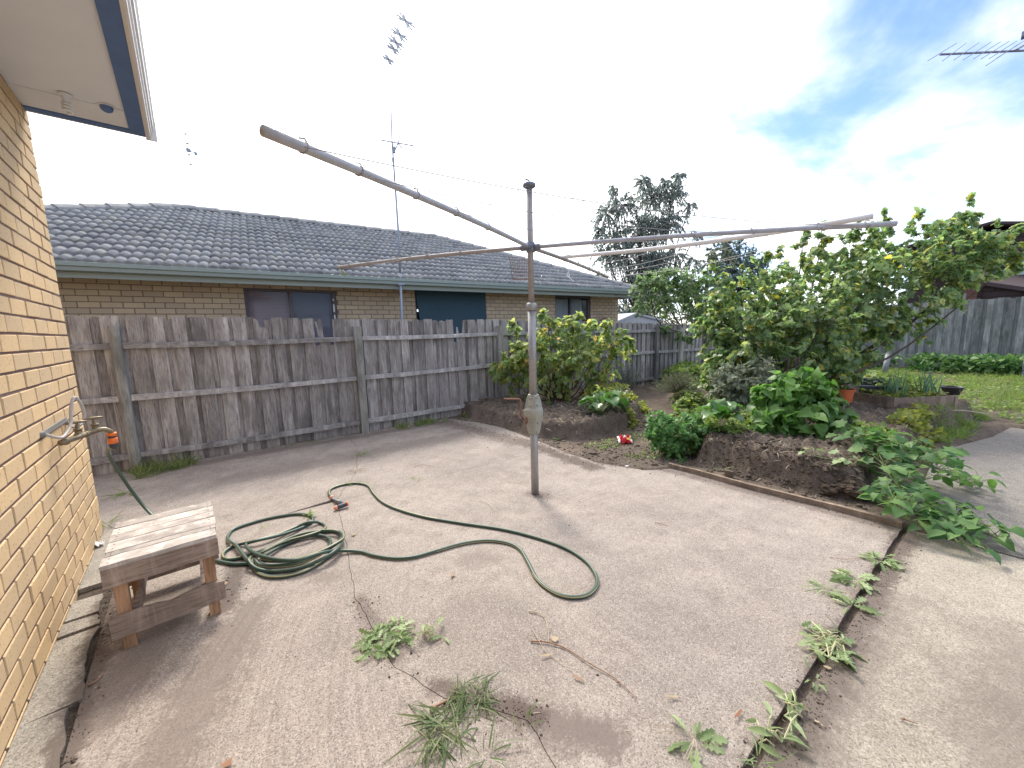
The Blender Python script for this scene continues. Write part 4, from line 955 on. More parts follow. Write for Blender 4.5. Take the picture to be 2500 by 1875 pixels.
# ================================================================ CLOTHESLINE
PB = gp(1306.5, 1205)
def clothesline():
    x, y = PB.x, PB.y
    t = thing('rotary_clothesline', 'rusty old rotary clothesline with four bare arms standing on the patio', 'clothesline', (x, y, 0))
    def L(prof, nm, mt, n=18, sm=True): 
        m = MB(); m.lathe((x, y, 0), prof, n); return m.build(nm, mt, t, sm)
    L([(.0335, -.1), (.0315, .82)], 'lower_pole', M_GALV); L([(.0325, .84), (.0325, 1.575)], 'sleeve_pole', M_GALV)
    L([(.036, 1.565), (.042, 1.57), (.042, 1.618), (.036, 1.624), (.024, 1.625)], 'collar', M_GALV)
    L([(.0235, 1.60), (.0235, 2.50)], 'inner_pole', M_STEEL)
    L([(.0245, 2.02), (.032, 2.022), (.036, 2.04), (.036, 2.085), (.030, 2.10), (.0245, 2.102)], 'hub', M_HUB)
    L([(.024, 2.500), (.046, 2.512), (.050, 2.518), (.050, 2.534), (.030, 2.545), (.012, 2.546)], 'top_cap', M_HUB)
    m = MB(); m.tube([(x, y, 2.545), (x, y, 2.562), (x-.03, y+.01, 2.565)], .006, 6); m.build('cap_pin', M_HUB, t)
    # cast gearbox: two ribbed cones joined by a shoulder
    g_ = MB(); n = 24; rings = []
    for z, r, rb in ((.535, .036, .0), (.540, .045, .002), (.556, .048, .006), (.60, .054, .010), (.65, .062, .010), (.680, .067, .008), (.690, .077, .002), (.705, .081, .0), (.735, .081, .0), (.750, .077, .0), (.765, .066, .008), (.80, .056, .014), (.845, .046, .012), (.866, .045, .003), (.874, .043, 0), (.876, .033, 0)):
        rings.append([(x+(r+rb*max(0, math.cos(4*(2*PI*k/n-1.05)))**5)*math.cos(2*PI*k/n), y+(r+rb*max(0, math.cos(4*(2*PI*k/n-1.05)))**3)*math.sin(2*PI*k/n), z) for k in range(n)])
    v = [p for r in rings for p in r]; f = [(i*n+k, i*n+(k+1) % n, (i+1)*n+(k+1) % n, (i+1)*n+k) for i in range(len(rings)-1) for k in range(n)]
    g_.add(v, f); gb = g_.build('gearbox', M_CAST, t, False)
    for z, r in ((.555, .049), (.64, .062), (.85, .047), (.79, .058)):
        for a in (-2.75, -1.75):
            m = MB(); m.lathe((x+r*math.cos(a), y+r*math.sin(a), z), [(.008, -.002), (.008, .010), (.004, .013)], 8, 0, (math.cos(a), math.sin(a), 0)); m.build('bolt', M_CAST, gb, True)
    # crank handle to the left of the box
    lx = -CR; lx = Vector((lx.x, lx.y, 0)).normalized(); c = Vector((x, y, .66))+lx*.085
    m = MB(); m.lathe(c-lx*.03, [(.035, 0), (.045, .012), (.042, .022), (.01, .026)], 14, 0, lx); hd = m.build('crank_disc', M_RUST, t, True)
    m = MB(); m.tube([c, c+lx*.025+Vector((0, 0, .04)), c+lx*.02+Vector((0, 0, .155)), c+lx*.03+Vector((0, 0, .175)), c+lx*.16+Vector((0, 0, .180))], .009, 8); m.build('crank_handle', M_RUST, t, True)
    # arms
    hub = Vector((x, y, 2.06)); AR = {}
    for nm, ang, ln, tipz, mt in (('A', -154.3, 2.15, 2.005, M_ARM), ('B', 127.2, 1.75, 2.01, M_STEEL), ('C', -57.0, 2.34, 2.0, M_ARM), ('D', 20.0, 2.15, 2.055, M_STEEL)):
        a = math.radians(ang); tip = Vector((x+ln*math.cos(a), y+ln*math.sin(a), tipz)); AR[nm] = tip
        st = hub+(tip-hub).normalized()*.03; N_ = 10
        pts = [st.lerp(tip, k/N_)+Vector((0, 0, .012*math.sin(PI*k/N_))) for k in range(N_+1)]
        m = MB(); m.tube(pts, [.0155 if k < N_-1 else .0165 for k in range(N_+1)], 12); arm = m.build('arm', mt, t, True)
        m = MB(); m.lathe(hub+(tip-hub).normalized()*.02, [(.024, 0), (.024, .055), (.017, .06)], 10, 0, tip-hub); m.build('socket', M_HUB, arm, True)
        for fr in (.33, .5, .66, .82, .93):
            q = hub.lerp(tip, fr)+Vector((0, 0, .012*math.sin(PI*fr))); d = (tip-hub).normalized(); sd_ = d.cross(Vector((0, 0, 1)))
            m = MB(); m.tube([q+sd_*.017*math.cos(w)+Vector((0, 0, .018*math.sin(w)))+d*.004*w for w in np.linspace(0, 2*PI, 9)], .0035, 5)
            m.tube([q+Vector((0, 0, .017)), q+Vector((0, 0, .03))+d*.01, q+Vector((0, 0, .024))+d*.03], .003, 5); m.build('line_clip', M_STEEL, arm)
        AR[nm] = tip
    def line(p, q, sag, r, mt, nm='line'):
        m = MB(); m.tube([p.lerp(q, k/16)-Vector((0, 0, sag*4*(k/16)*(1-k/16))) for k in range(17)], r, 5); m.build(nm, mt, t)
    P = lambda n, f_: hub.lerp(AR[n], f_)
    for f_, sg in ((.60, .10), (.80, .09), (.95, .07)): line(P('A', f_), P('C', f_), sg, .0018, M_WIRE)
    for f_, g2_, sg in ((.50, .48, .05), (.62, .66, .06), (.74, .82, .05), (.86, .92, .08), (.95, .98, .06)): line(P('C', f_), P('D', g2_), sg, .0018, M_WIREW)
    line(P('B', .82), P('A', .42), .06, .0022, M_WIRE)
    top = Vector((x, y, 2.525))
    for n_, f_ in (('A', .55), ('B', .9), ('D', .95), ('C', .6)): line(top+(P(n_, f_)-top).normalized()*.04, P(n_, f_), .02, .0014, M_WIRE, 'stay')
    # scraps of cord tied to the far arm tips
    b = AR['B']; m = MB(); m.tube(curve([b+Vector((0, 0, .02)), b+Vector((.01, -.02, -.01)), b+Vector((.03, -.03, -.05)), b+Vector((.045, -.03, -.085))], 3), .005, 5); m.tube([b+Vector((.03, -.03, -.05)), b+Vector((.015, -.03, -.07))], .004, 5); m.build('cord_scrap', M_LYEL, t)
    q = dp(1387, 677, 3.6); m = MB(); m.tube(curve([q+CR*.055-CU*.04, q+CR*.03-CU*.02, q-CR*.005+CU*.01, q-CR*.008+CU*.035, q+CR*.005+CU*.045, q+CR*.01+CU*.02, q], 4), .0045, 5); m.tube([q+CU*.045, P('D', .42)-Vector((0, 0, .012))], .0012, 4); m.build('cord_loop', M_WHITE, t)
    # white pipe lying over two arms
    e0 = P('D', .335)+Vector((-.02, -.02, .030)); e1 = dp(2132, 528, (AR['C']-CAM).dot(CF)*.985)
    pp = thing('plastic_pipe', 'long off white plastic pipe resting across two clothesline arms', 'pipe', e0)
    m = MB(); m.tube([e0.lerp(e1, k/12)-Vector((0, 0, .03*math.sin(PI*k/12))) for k in range(13)], .0165, 14); m.build('tube', M_PVC, pp, True)
    m = MB(); m.tube([e0.lerp(e1, -.02), e0.lerp(e1, .03)-Vector((0, 0, .003))], .0185, 14); m.build('coupler', M_PVC, pp, True)
    return AR
AR = clothesline()
# wire basket for pegs, hanging behind the pole
def basket():
    c = dp(1272, 656, 3.75)
    t = thing('peg_basket', 'rusty wire mesh basket hanging beside the clothesline pole', 'basket', c)
    m = MB(); w0, w1, h = .11, .085, .10; dv = Vector((CF.x, CF.y, 0)).normalized()
    rx = Vector((CR.x, CR.y, 0)).normalized()
    def p(u, v, k): 
        w = w1+(w0-w1)*k; return c+rx*(u*w)+dv*(v*w*.6)+Vector((0, 0, (k-.5)*2*h))
    for k in np.linspace(0, 1, 7): m.tube([p(-1, -1, k), p(1, -1, k), p(1, 1, k), p(-1, 1, k), p(-1, -1, k)], .0012, 4)
    for u in np.linspace(-1, 1, 10):
        for v in (-1, 1): m.tube([p(u, v, 0), p(u, v, 1)], .0011, 4)
    for v in np.linspace(-1, 1, 5):
        for u in (-1, 1): m.tube([p(u, v, 0), p(u, v, 1)], .0011, 4)
        m.tube([p(-1, v, 0), p(1, v, 0)], .0011, 4)
    m.build('mesh', M_RUST, t)
    m = MB(); hub = Vector((PB.x, PB.y, 2.06)); q = hub.lerp(AR['B'], .12); m.tube([p(-1, 0, 1), q], .0012, 4); m.tube([p(1, 0, 1), q], .0012, 4); m.build('hanger', M_RUST, t)
basket()

# ================================================================ STOOL
def stool():
    t = thing('wooden_stool', 'low rough stool knocked together from grey pallet boards by the brick wall', 'stool', (-.19, 2.65, 0))
    rr = random.Random(4); x0, x1, y0, y1, zt = -.392, .012, 2.362, 2.905, .430
    ys = [y0-.004]; ws = [.098, .052, .118, .088, .095, .092]; y = y0-.004
    for k, w in enumerate(ws):
        m = MB(); q = rr.uniform(-.004, .004); n = 6; v = []
        for i in range(n+1):
            xx = x0+rr.uniform(-.006, .004)*(i == 0)+(x1-x0)*i/n+rr.uniform(-.004, .006)*(i == n); dz = rr.uniform(-.0012, .0012)
            v += [(xx, y+.0015, zt-.018), (xx, y+w-.002, zt-.018), (xx, y+w-.0045, zt+dz), (xx, y+.004, zt+dz)]
        f = [(3, 2, 1, 0), tuple(4*n+i for i in range(4))]+[(4*i+j, 4*i+(j+1) % 4, 4*i+4+(j+1) % 4, 4*i+4+j) for i in range(n) for j in range(4)]
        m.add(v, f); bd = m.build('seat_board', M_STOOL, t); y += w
        m = MB()
        for xx in (x0+.02, x1-.02):
            for yy in (y-w*.3, y-w*.75): m.lathe((xx, yy, zt), [(.003, 0), (.003, .0012)], 8)
        m.build('nail', M_RUST, bd)
    def board(nm, lo, hi, mt, jag=None):
        m = MB(); 
        if jag is None: m.box(lo, hi)
        else:
            n = len(jag); v = []
            for yy in (lo[1], hi[1]):
                for i, (a, b) in enumerate(jag): xx = lo[0]+(hi[0]-lo[0])*i/(n-1); v += [(xx, yy, lo[2]+a), (xx, yy, hi[2]+b)]
            k = 2*n; f = [(0, 1, k+1, k), (k-2, 2*k-2, 2*k-1, k-1)]
            for i in range(n-1): f += [(2*i, 2*i+2, 2*i+3, 2*i+1), (k+2*i, k+2*i+1, k+2*i+3, k+2*i+2), (2*i+1, 2*i+3, k+2*i+3, k+2*i+1), (2*i, k+2*i, k+2*i+2, 2*i+2)]
            m.add(v, f)
        return m.build(nm, mt, t)
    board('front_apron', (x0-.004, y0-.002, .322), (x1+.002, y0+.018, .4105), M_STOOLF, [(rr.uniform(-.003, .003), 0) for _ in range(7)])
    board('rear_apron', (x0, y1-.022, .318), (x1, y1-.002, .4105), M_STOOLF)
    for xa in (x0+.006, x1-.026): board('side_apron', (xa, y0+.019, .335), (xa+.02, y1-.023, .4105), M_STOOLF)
    for xl in (x0+.022, x1-.068):
        for yl in (y0+.020, y1-.068):
            m = MB(); m.box((xl, yl, 0), (xl+.046, yl+.044, .409)); m.build('leg', M_LEG, t)
        m = MB(); m.box((xl+.047 if xl < -.2 else xl-.019, y0+.05, .10), (xl+.066 if xl < -.2 else xl-.001, y1-.05, .17)); m.build('side_rail', M_STOOLF, t)
    board('front_rail', (x0-.006, y0+.001, .072), (x1+.006, y0+.0195, .178), M_STOOLF, [(.0, -.004), (.002, .0), (-.002, .001), (.001, -.003), (0, -.016), (-.003, -.004), (.0, .004), (.004, .003), (.006, -.006)])
    board('rear_rail', (x0, y1-.023, .06), (x1, y1-.004, .15), M_STOOLF)
stool()

# ================================================================ GARDEN
def soil_at(px, py):
    d = ray(px, py); z = 0.
    for t_ in np.arange(2.5, 22, .02):
        p = CAM+d*t_
        h = float(soil_h(np.array([p.x]), np.array([p.y]))[0]) if p.x > 2.9 else 0.
        if p.z <= h: return Vector((p.x, p.y, h))
    return gp(px, py, 0)
def sh(x, y): return float(soil_h(np.array([x]), np.array([y]))[0])
# timber edging and its peg
e0, e1 = Vector((3.585, 1.86, 0)), Vector((3.60, .20, 0))
ed = thing('timber_edging', 'thin weathered timber edging board along the front of the soil bed', 'edging', e0)
m = MB(); rr = random.Random(2); v = []; n = 14
for k in range(n+1):
    q = e0.lerp(e1, k/n); wv = .012*math.sin(k*.7); v += [(q.x-.016+wv, q.y, -.02), (q.x-.016+wv, q.y, .045+rr.uniform(-.003, .003)), (q.x+.016+wv, q.y, .046+rr.uniform(-.003, .003)), (q.x+.016+wv, q.y, -.02)]
m.add(v, [(0, 1, 2, 3), tuple(4*n+i for i in (3, 2, 1, 0))]+[(4*i+j, 4*i+4+j, 4*i+4+(j+1) % 4, 4*i+(j+1) % 4) for i in range(n) for j in range(4)]); m.build('board', M_EDGE, ed)
pg = onplane(1780, 1170, (3.64, 0, 0), (1, 0, 0)); m = MB(); m.box((3.62, pg.y-.035, -.03), (3.645, pg.y+.035, .10)); m.build('peg', M_EDGE, ed)

# crust of dried clods hanging over the edge of the front bed
def clods(name, centers, label, cat='soil clod', mat=M_CLOD):
    V, Fs = [], []; k = 0
    ico = [(-.53, .85, 0), (.53, .85, 0), (-.53, -.85, 0), (.53, -.85, 0), (0, -.53, .85), (0, .53, .85), (0, -.53, -.85), (0, .53, -.85), (.85, 0, -.53), (.85, 0, .53), (-.85, 0, -.53), (-.85, 0, .53)]
    fi = [(0, 11, 5), (0, 5, 1), (0, 1, 7), (0, 7, 10), (0, 10, 11), (1, 5, 9), (5, 11, 4), (11, 10, 2), (10, 7, 6), (7, 1, 8), (3, 9, 4), (3, 4, 2), (3, 2, 6), (3, 6, 8), (3, 8, 9), (4, 9, 5), (2, 4, 11), (6, 2, 10), (8, 6, 7), (9, 8, 1)]
    iv = np.array(ico)
    for c, r in centers:
        w = iv*r*RNG.uniform(.55, 1.2, (12, 1)); q = RNG.normal(size=(3, 3)); Q, _ = np.linalg.qr(q); V.append(w@Q*[1, 1, .75]+np.array(c)); Fs.append(np.array(fi)+12*k); k += 1
    o = bulk(name, np.concatenate(V), np.concatenate(Fs), mat, None, False, 'stuff'); tag(o, label); return o
cl = []
for k in range(1800):
    y = RNG.uniform(.42, 1.75); x = RNG.uniform(3.76, 4.15); h = sh(x, y)
    cl.append(((x, y, h+.002), float(RNG.choice([.004, .007, .012, .02], p=[.5, .3, .15, .05]))))
clods('soil_crust', cl, 'brown crust of dried clods along the front bed edge')
from mathutils import noise as mnoise
def crust(label, c, r, seed):
    """a dried slab of soil that has broken away at the bed edge: rough, undercut lump"""
    bm = __import__('bmesh').new(); __import__('bmesh').ops.create_icosphere(bm, subdivisions=5, radius=1.)
    o_ = Vector((seed*3.7, seed*1.3, 0))
    for v in bm.verts:
        d = v.co.normalized(); p = Vector((d.x*r[0], d.y*r[1], d.z*r[2]))
        q = p*5+o_; f = .30*mnoise.fractal(q, 1., 2., 3)+.24*abs(mnoise.noise(p*16+o_))+.12*mnoise.noise(p*38+o_)+.08*mnoise.noise(p*80+o_)
        p = p*(.82+f); 
        if d.z > .2: p.z = p.z*.75
        v.co = p
    me = bpy.data.meshes.new('crust'); bm.to_mesh(me); bm.free(); me.materials.append(M_CLOD)
    o = bpy.data.objects.new('soil_crust_slab', me); COL.objects.link(o); o.location = c; return tag(o, label, 'soil lump', 'dried soil crust at the bed edge')
crust('wide brown crust slab at the right end of the bed edge', (3.98, .68, .09), (.20, .30, .15), 1)
crust('lower brown crust slab in the middle of the bed edge', (4.0, 1.10, .09), (.18, .22, .14), 2)
crust('small crust lump left of the middle of the bed edge', (4.03, 1.46, .08), (.17, .20, .13), 3)
cl = []
for k in range(6500):
    x, y = RNG.uniform(3.2, 6.0), RNG.uniform(.3, 5.4); h = sh(x, y)
    if h > .0: cl.append(((x, y, h+.003), float(RNG.choice([.005, .009, .016, .028], p=[.5, .32, .14, .04]))))
clods('soil_lumps', cl, 'dark lumps scattered over the garden soil', mat=M_SOIL)
# crumbs of dirt on the concrete along joints, wall strip and bed edge
cl = []
def crumbs(p, q, n, sp, r0=.003):
    for k in range(int(n*.6)):
        t_ = RNG.uniform(); x, y = p[0]+(q[0]-p[0])*t_+RNG.normal()*sp, p[1]+(q[1]-p[1])*t_+RNG.normal()*sp
        if x < 3.6: cl.append(((x, y, .001), float(RNG.choice([.6, 1, 2.], p=[.68, .27, .05]))*r0))
crumbs((1.0, .33), (3.45, .17), 1500, .05, .0028); crumbs((1.0, .30), (2.2, .25), 700, .03); crumbs((-.48, 1.7), (-.48, 4.0), 1300, .03, .0035); crumbs((-.45, 2.6), (-.40, 3.6), 500, .06)
crumbs((3.50, 1.9), (3.57, .2), 900, .05); crumbs((3.1, 2.4), (3.3, 3.6), 1200, .10, .004); crumbs((3.1, 3.6), (3.2, 5.4), 1200, .14, .005); crumbs((3.2, 2.4), (3.5, 1.9), 500, .06, .004)
crumbs((.62, 1.2), (.84, .9), 420, .04); crumbs((.53, 1.46), (.55, 2.0), 350, .05); crumbs((0, 2.45), (.1, 2.9), 260, .08); crumbs((2.17, 2.28), (2.2, 2.3), 160, .05); crumbs((.2, .6), (2.8, 3.2), 260, .8); crumbs((-.3, 5.6), (3, 5.4), 500, .08)
cl = [(c, r) for c, r in cl if c[0] > -.60]
clods('dirt_crumbs', cl, 'dark crumbs of dirt along the concrete joints', mat=M_CRUMB)

def on_soil_pts(n, poly, lift=.0, edge=.0):
    P = np.array(poly); lo, hi = P.min(0), P.max(0); out = np.zeros((0, 2))
    while len(out) < n:
        q = RNG.uniform(lo, hi, (n*3, 2)); out = np.concatenate([out, q[polydist(q[:, 0], q[:, 1], poly) > edge]])
    out = out[:n]; return np.column_stack([out, np.where(out[:, 0] > 2.9, soil_h(out[:, 0], out[:, 1]), 0)+lift])
def pxpoly(*q): return [tuple(gp(x, y, .05)[:2]) for x, y in q]
def cover(name, poly, n, shape, size, mat, label, h=.05, up=1.2, lay=.6, clump=0., cs=3.):
    P = on_soil_pts(n*(2 if clump else 1), poly)
    if clump:
        k = fbm(P[:, 0]*cs, P[:, 1]*cs, 3, 77); P = P[np.argsort(-k)][:n]
    P[:, 2] += RNG.uniform(0, h, len(P)); nn = len(P)
    o = thing_holder = bpy.data.objects.new('tmp', None)
    D = rdir(nn)*[1, 1, lay]+[0, 0, .15]; Nn = rdir(nn)*.7+[0, 0, up]
    before = set(COL.objects); leaves(None, shape, P, D, Nn, size*RNG.uniform(.5, 1.3, nn), mat, 0, 'leaf', name)
    new = [x for x in COL.objects if x not in before]
    for x in new: tag(x, label, None, None, 'stuff')
    bpy.data.objects.remove(o)
def grass(name, poly, n, hgt, mat, label, lean=.5, clump=.0, cs=2.5, wid=1.):
    P = on_soil_pts(int(n*(1+clump)), poly)
    if clump: k = fbm(P[:, 0]*cs, P[:, 1]*cs, 3, 41); P = P[np.argsort(-k)][:n]
    nn = len(P); D = rdir(nn)*lean+[0, 0, 1]; Nn = rdir(nn)
    before = set(COL.objects); leaves(None, BLADE, P, D, Nn, hgt*RNG.uniform(.5, 1.3, nn), mat, 0, 'blade', name)
    for x in COL.objects:
        if x not in before: tag(x, label, None, None, 'stuff')
LAWN = [(8.3, -.5), (9.2, .0), (10, .2), (10.6, 2.4), (12, 3.4), (15.5, 3.2), (16.2, -2.8), (12, -3), (9.5, -2.6), (8.1, -1.2)]
grass('lawn_grass', LAWN, 26000, .08, M_GRASS, 'rough uneven grass between the planter and the rear fence', 1.1, 1.3, 2.2)
grass('tall_grass', [(9.6, -1.6), (9.4, .1), (12, 1.8), (15.8, 2), (15.8, -2.6), (12, -2.6)], 9000, .13, M_LLOW, 'longer pale grass tufts in the lawn', 1., 1.6, 2.6)
cover('lawn_clover', LAWN, 9000, SMALL, .055, M_LLOW, 'low leafy clover through the rough lawn', .05, 1.2, .5, 1, 1.6)
cover('bank_weeds', [(4.9, .30), (5.9, .22), (5.75, .75), (5.3, .95), (4.9, .7)], 1300, TREF, .06, M_LLOW, 'yellow green groundcover on the bank below the planter', .03, 1.0, .7, 1, 3)
cover('bank_herbs', [(5.4, .25), (6.9, .1), (7.1, .4), (6, .6)], 420, LOBED, .06, M_LYEL, 'thin yellow weeds on the right end of the bed', .10, .9, .9, 1, 3)
grass('bank_grass', [(6.2, .05), (8.6, -.25), (8.8, .0), (7, .25)], 1300, .11, M_LLOW, 'straggly grass along the right end of the bed', 1.1, .8, 3)
cover('mound_weeds', [(4.6, 2.95), (5.4, 3.1), (6.6, 4.0), (6.6, 4.7), (5.6, 4.3), (4.9, 3.5)], 2600, SMALL, .06, M_LYEL, 'yellow green seedlings on the far mound', .06, 1., .6, .8, 3)
cover('middle_weeds', [(5.6, 2.5), (6.4, 2.4), (8.2, 3.2), (8.6, 4.1), (6.6, 3.4), (5.8, 2.9)], 2200, TREF, .075, M_LLOW, 'bright low weeds between the soil mounds', .07, 1., .6, .7, 2.2)
cover('back_greens', [(8.0, 3.7), (9.2, 3.4), (11, 3.8), (12.3, 4.3), (10.4, 4.8), (8.4, 4.6)], 3600, OVAL, .13, M_LLOW, 'bright leafy greens below the back fence', .28, .9, .8, .5, 2)
cover('path_weeds', [(3.55, 2.0), (4.1, 2.1), (4.7, 2.6), (4.2, 2.85), (3.5, 2.9)], 500, SMALL, .03, M_LLOW, 'tiny weeds in the trodden soil between beds', .02, 1., .5, .8, 4)
cover('rear_fence_weeds', [(15.0, 3.8), (16.3, 3.6), (15.9, -2.9), (14.6, -2.7)], 4200, OVAL, .13, M_LVINE, 'bushy weeds along the foot of the rear fence', .45, .8, .9, 1.6, 1.3)
grass('fence_grass', [(-.55, 5.35), (-.05, 5.5), (-.1, 5.72), (-.6, 5.76)], 420, .13, M_GRASS, 'grass in the corner at the fence foot behind the tap', 1.0)
grass('fence_tufts', [(2.3, 5.34), (3.4, 5.22), (3.4, 5.42), (2.3, 5.52)], 420, .10, M_LLOW, 'grass and moss along the fence foot', 1.0, 1., 4)
grass('fence_moss', [(.6, 5.60), (2.2, 5.47), (2.2, 5.52), (.6, 5.66)], 120, .05, M_GRASS, 'small tufts of moss below the bottom rail', 1.0, 1., 4)
cover('mound_sprouts', [(4.2, 3.2), (5.2, 3.3), (6.2, 4.2), (5.6, 4.6), (4.6, 3.9)], 1500, TREF, .055, M_LSAP, 'green sprouts on top of the far mound', .06, 1., .7, 1, 4)
cover('bed_sprouts', [(4.2, 1.5), (5.0, 1.5), (6.2, 2.1), (5.0, 2.2), (4.3, 2.0)], 1700, OVAL, .06, M_LLOW, 'bright sprouts behind the parsley on the front bed', .06, 1., .7, .8, 3)
cover('gap_weeds', [(4.2, 2.3), (5.2, 2.35), (6.2, 2.9), (5.2, 2.95)], 1200, SMALL, .055, M_LLOW, 'sparse weeds in the trodden gap between beds', .04, 1., .6, 1, 3)
cover('bed_litter', BED1, 1500, BLADE, .09, M_STRAW, 'dry straw and roots lying on the far mound', .015, 1.5, .15)
cover('front_litter', BED2, 2000, BLADE, .08, M_STRAW, 'dry straw and roots lying on the front bed', .015, 1.5, .15)

# ---------------------------------------------------------------- shrubs and trees
def big_tree():
    b = soil_at(1935, 1010); b = Vector((6.35, 1.62, sh(6.35, 1.62)))
    t = thing('leafy_tree', 'wide spreading tree with lobed green leaves leaning right over the garden beds', 'tree', b)
    m = MB(); R = random.Random(3)
    for k in range(5):
        a = R.uniform(0, 6.28); m.tube(curve([b+Vector((.05*math.cos(a), .05*math.sin(a), -.1)), b+Vector((.10*math.cos(a), .10*math.sin(a), .25)), b+Vector((.22*math.cos(a), .22*math.sin(a), .75))], 4), [.045, .042, .038, .034, .030, .026, .022, .018, .012], 8)
    m.build('trunk', M_BARK, t, True)
    lb = [dp(1990, 960, 5.9), dp(2090, 873, 5.8), dp(2150, 835, 5.75), dp(2215, 795, 5.7), dp(2290, 730, 5.6)]
    m = MB(); m.tube(curve(lb, 5), [.036-.022*i/20 for i in range(21)], 8); m.build('limb', M_BARK, t, True)
    B = []
    def add(px, py, r, dep, n, ry=None): B.append((tuple(dp(px, py, dep)), (r/F*dep, r/F*dep*.9, (ry or r)/F*dep), n))
    for q in [(1850, 800, 120, 6.0, 46), (1760, 790, 80, 6.1, 26), (1960, 780, 130, 5.8, 56), (2080, 760, 130, 5.7, 54), (2180, 720, 120, 5.6, 50), (2280, 670, 95, 5.5, 42), (2370, 630, 80, 5.45, 32), (2440, 600, 62, 5.4, 22),
              (2060, 660, 90, 6.1, 36), (1960, 680, 85, 6.2, 30), (1860, 700, 80, 6.2, 28), (1775, 700, 55, 6.3, 16), (1760, 880, 52, 6.0, 18), (1800, 890, 80, 5.8, 30), (1900, 890, 95, 5.6, 40), (2000, 880, 90, 5.6, 36), (1960, 960, 75, 5.7, 26),
              (2080, 880, 55, 5.7, 16), (2075, 935, 34, 5.4, 8), (2160, 610, 70, 5.9, 22), (2070, 600, 50, 6.2, 12), (1990, 600, 40, 6.2, 8), (2260, 590, 55, 5.8, 16), (2330, 560, 45, 5.7, 10), (2230, 780, 55, 5.6, 14), (2150, 800, 60, 5.6, 16), (2470, 640, 30, 5.4, 8), (1750, 790, 44, 6.0, 18), (1775, 860, 55, 5.9, 24), (1760, 930, 50, 5.8, 18), (1735, 740, 36, 6.1, 12), (1830, 830, 90, 5.5, 30), (2000, 800, 110, 5.4, 34), (2120, 690, 90, 5.5, 28), (1900, 760, 90, 5.6, 26), (2320, 690, 60, 5.3, 14), (1880, 950, 60, 5.5, 18), (1840, 930, 50, 5.5, 14), (2000, 930, 55, 5.4, 16), (2050, 900, 50, 5.4, 12), (1930, 920, 60, 5.3, 16)]: add(*q[:4], q[4])
    shoots = [(2365, 520, 30, 5.7, 8, 55), (2110, 555, 28, 6.1, 6, 40), (2160, 545, 26, 6.1, 6, 34), (2240, 545, 22, 6.0, 5, 40), (1960, 590, 22, 6.2, 5, 50), (1735, 660, 18, 6.3, 4, 30), (1890, 625, 24, 6.3, 5, 36), (2010, 575, 20, 6.2, 4, 36)]
    for q in shoots: add(*q[:5], q[5])
    twiggy(t, B, LOBED, .080, M_LTREE, M_BARK, 17, 300, .10, 0, (b.x, b.y, b.z+.45), .0038, None, .024, .1, .5, drop=.3, outw=.7, limb_p=.38)
big_tree()
def left_bush():
    b = Vector((4.62, 4.28, sh(4.62, 4.28)))
    t = thing('leafy_bush', 'yellowing rounded bush on the far soil mound beside the clothesline pole', 'bush', b)
    dep = (b-CAM).dot(CF); B = []
    def add(px, py, r, n, dd=0): d = dep+dd; B.append((tuple(dp(px, py, d)), r/F*d, n))
    for q in [(1385, 870, 75, 30), (1330, 850, 70, 24), (1265, 860, 52, 18), (1230, 890, 40, 14), (1290, 905, 48, 14), (1420, 820, 62, 22), (1470, 860, 60, 20), (1500, 830, 40, 10), (1530, 835, 24, 6), (1345, 800, 48, 12), (1400, 790, 40, 10), (1335, 775, 24, 6), (1405, 772, 20, 5), (1260, 800, 24, 6), (1460, 930, 38, 8), (1375, 920, 42, 8, -.2), (1487, 790, 20, 4)]: add(*q)
    for q in [(1300, 925, 40, 10, .1), (1430, 935, 40, 10, .1), (1240, 925, 30, 8), (1360, 900, 70, 18, -.25), (1440, 870, 60, 16, -.25), (1290, 860, 55, 14, -.2)]: add(*q)
    twiggy(t, B, LOBED, .078, M_LBUSH, M_BARK, 16, 260, .22, .03, (b.x, b.y, b.z), .0032, None, .014, .15, .5, drop=.25, outw=.6)
    m = MB(); R = random.Random(8)
    for k in range(16): a = R.uniform(0, 6.28); s_ = R.uniform(.12, .4); m.tube(curve([b+Vector((.06*math.cos(a), .06*math.sin(a), -.03)), b+Vector((s_*.5*math.cos(a), s_*.5*math.sin(a), .2)), b+Vector((s_*math.cos(a), s_*math.sin(a), .52))], 3), .009, 5)
    m.build('stems', M_BARK, t, True)
left_bush()
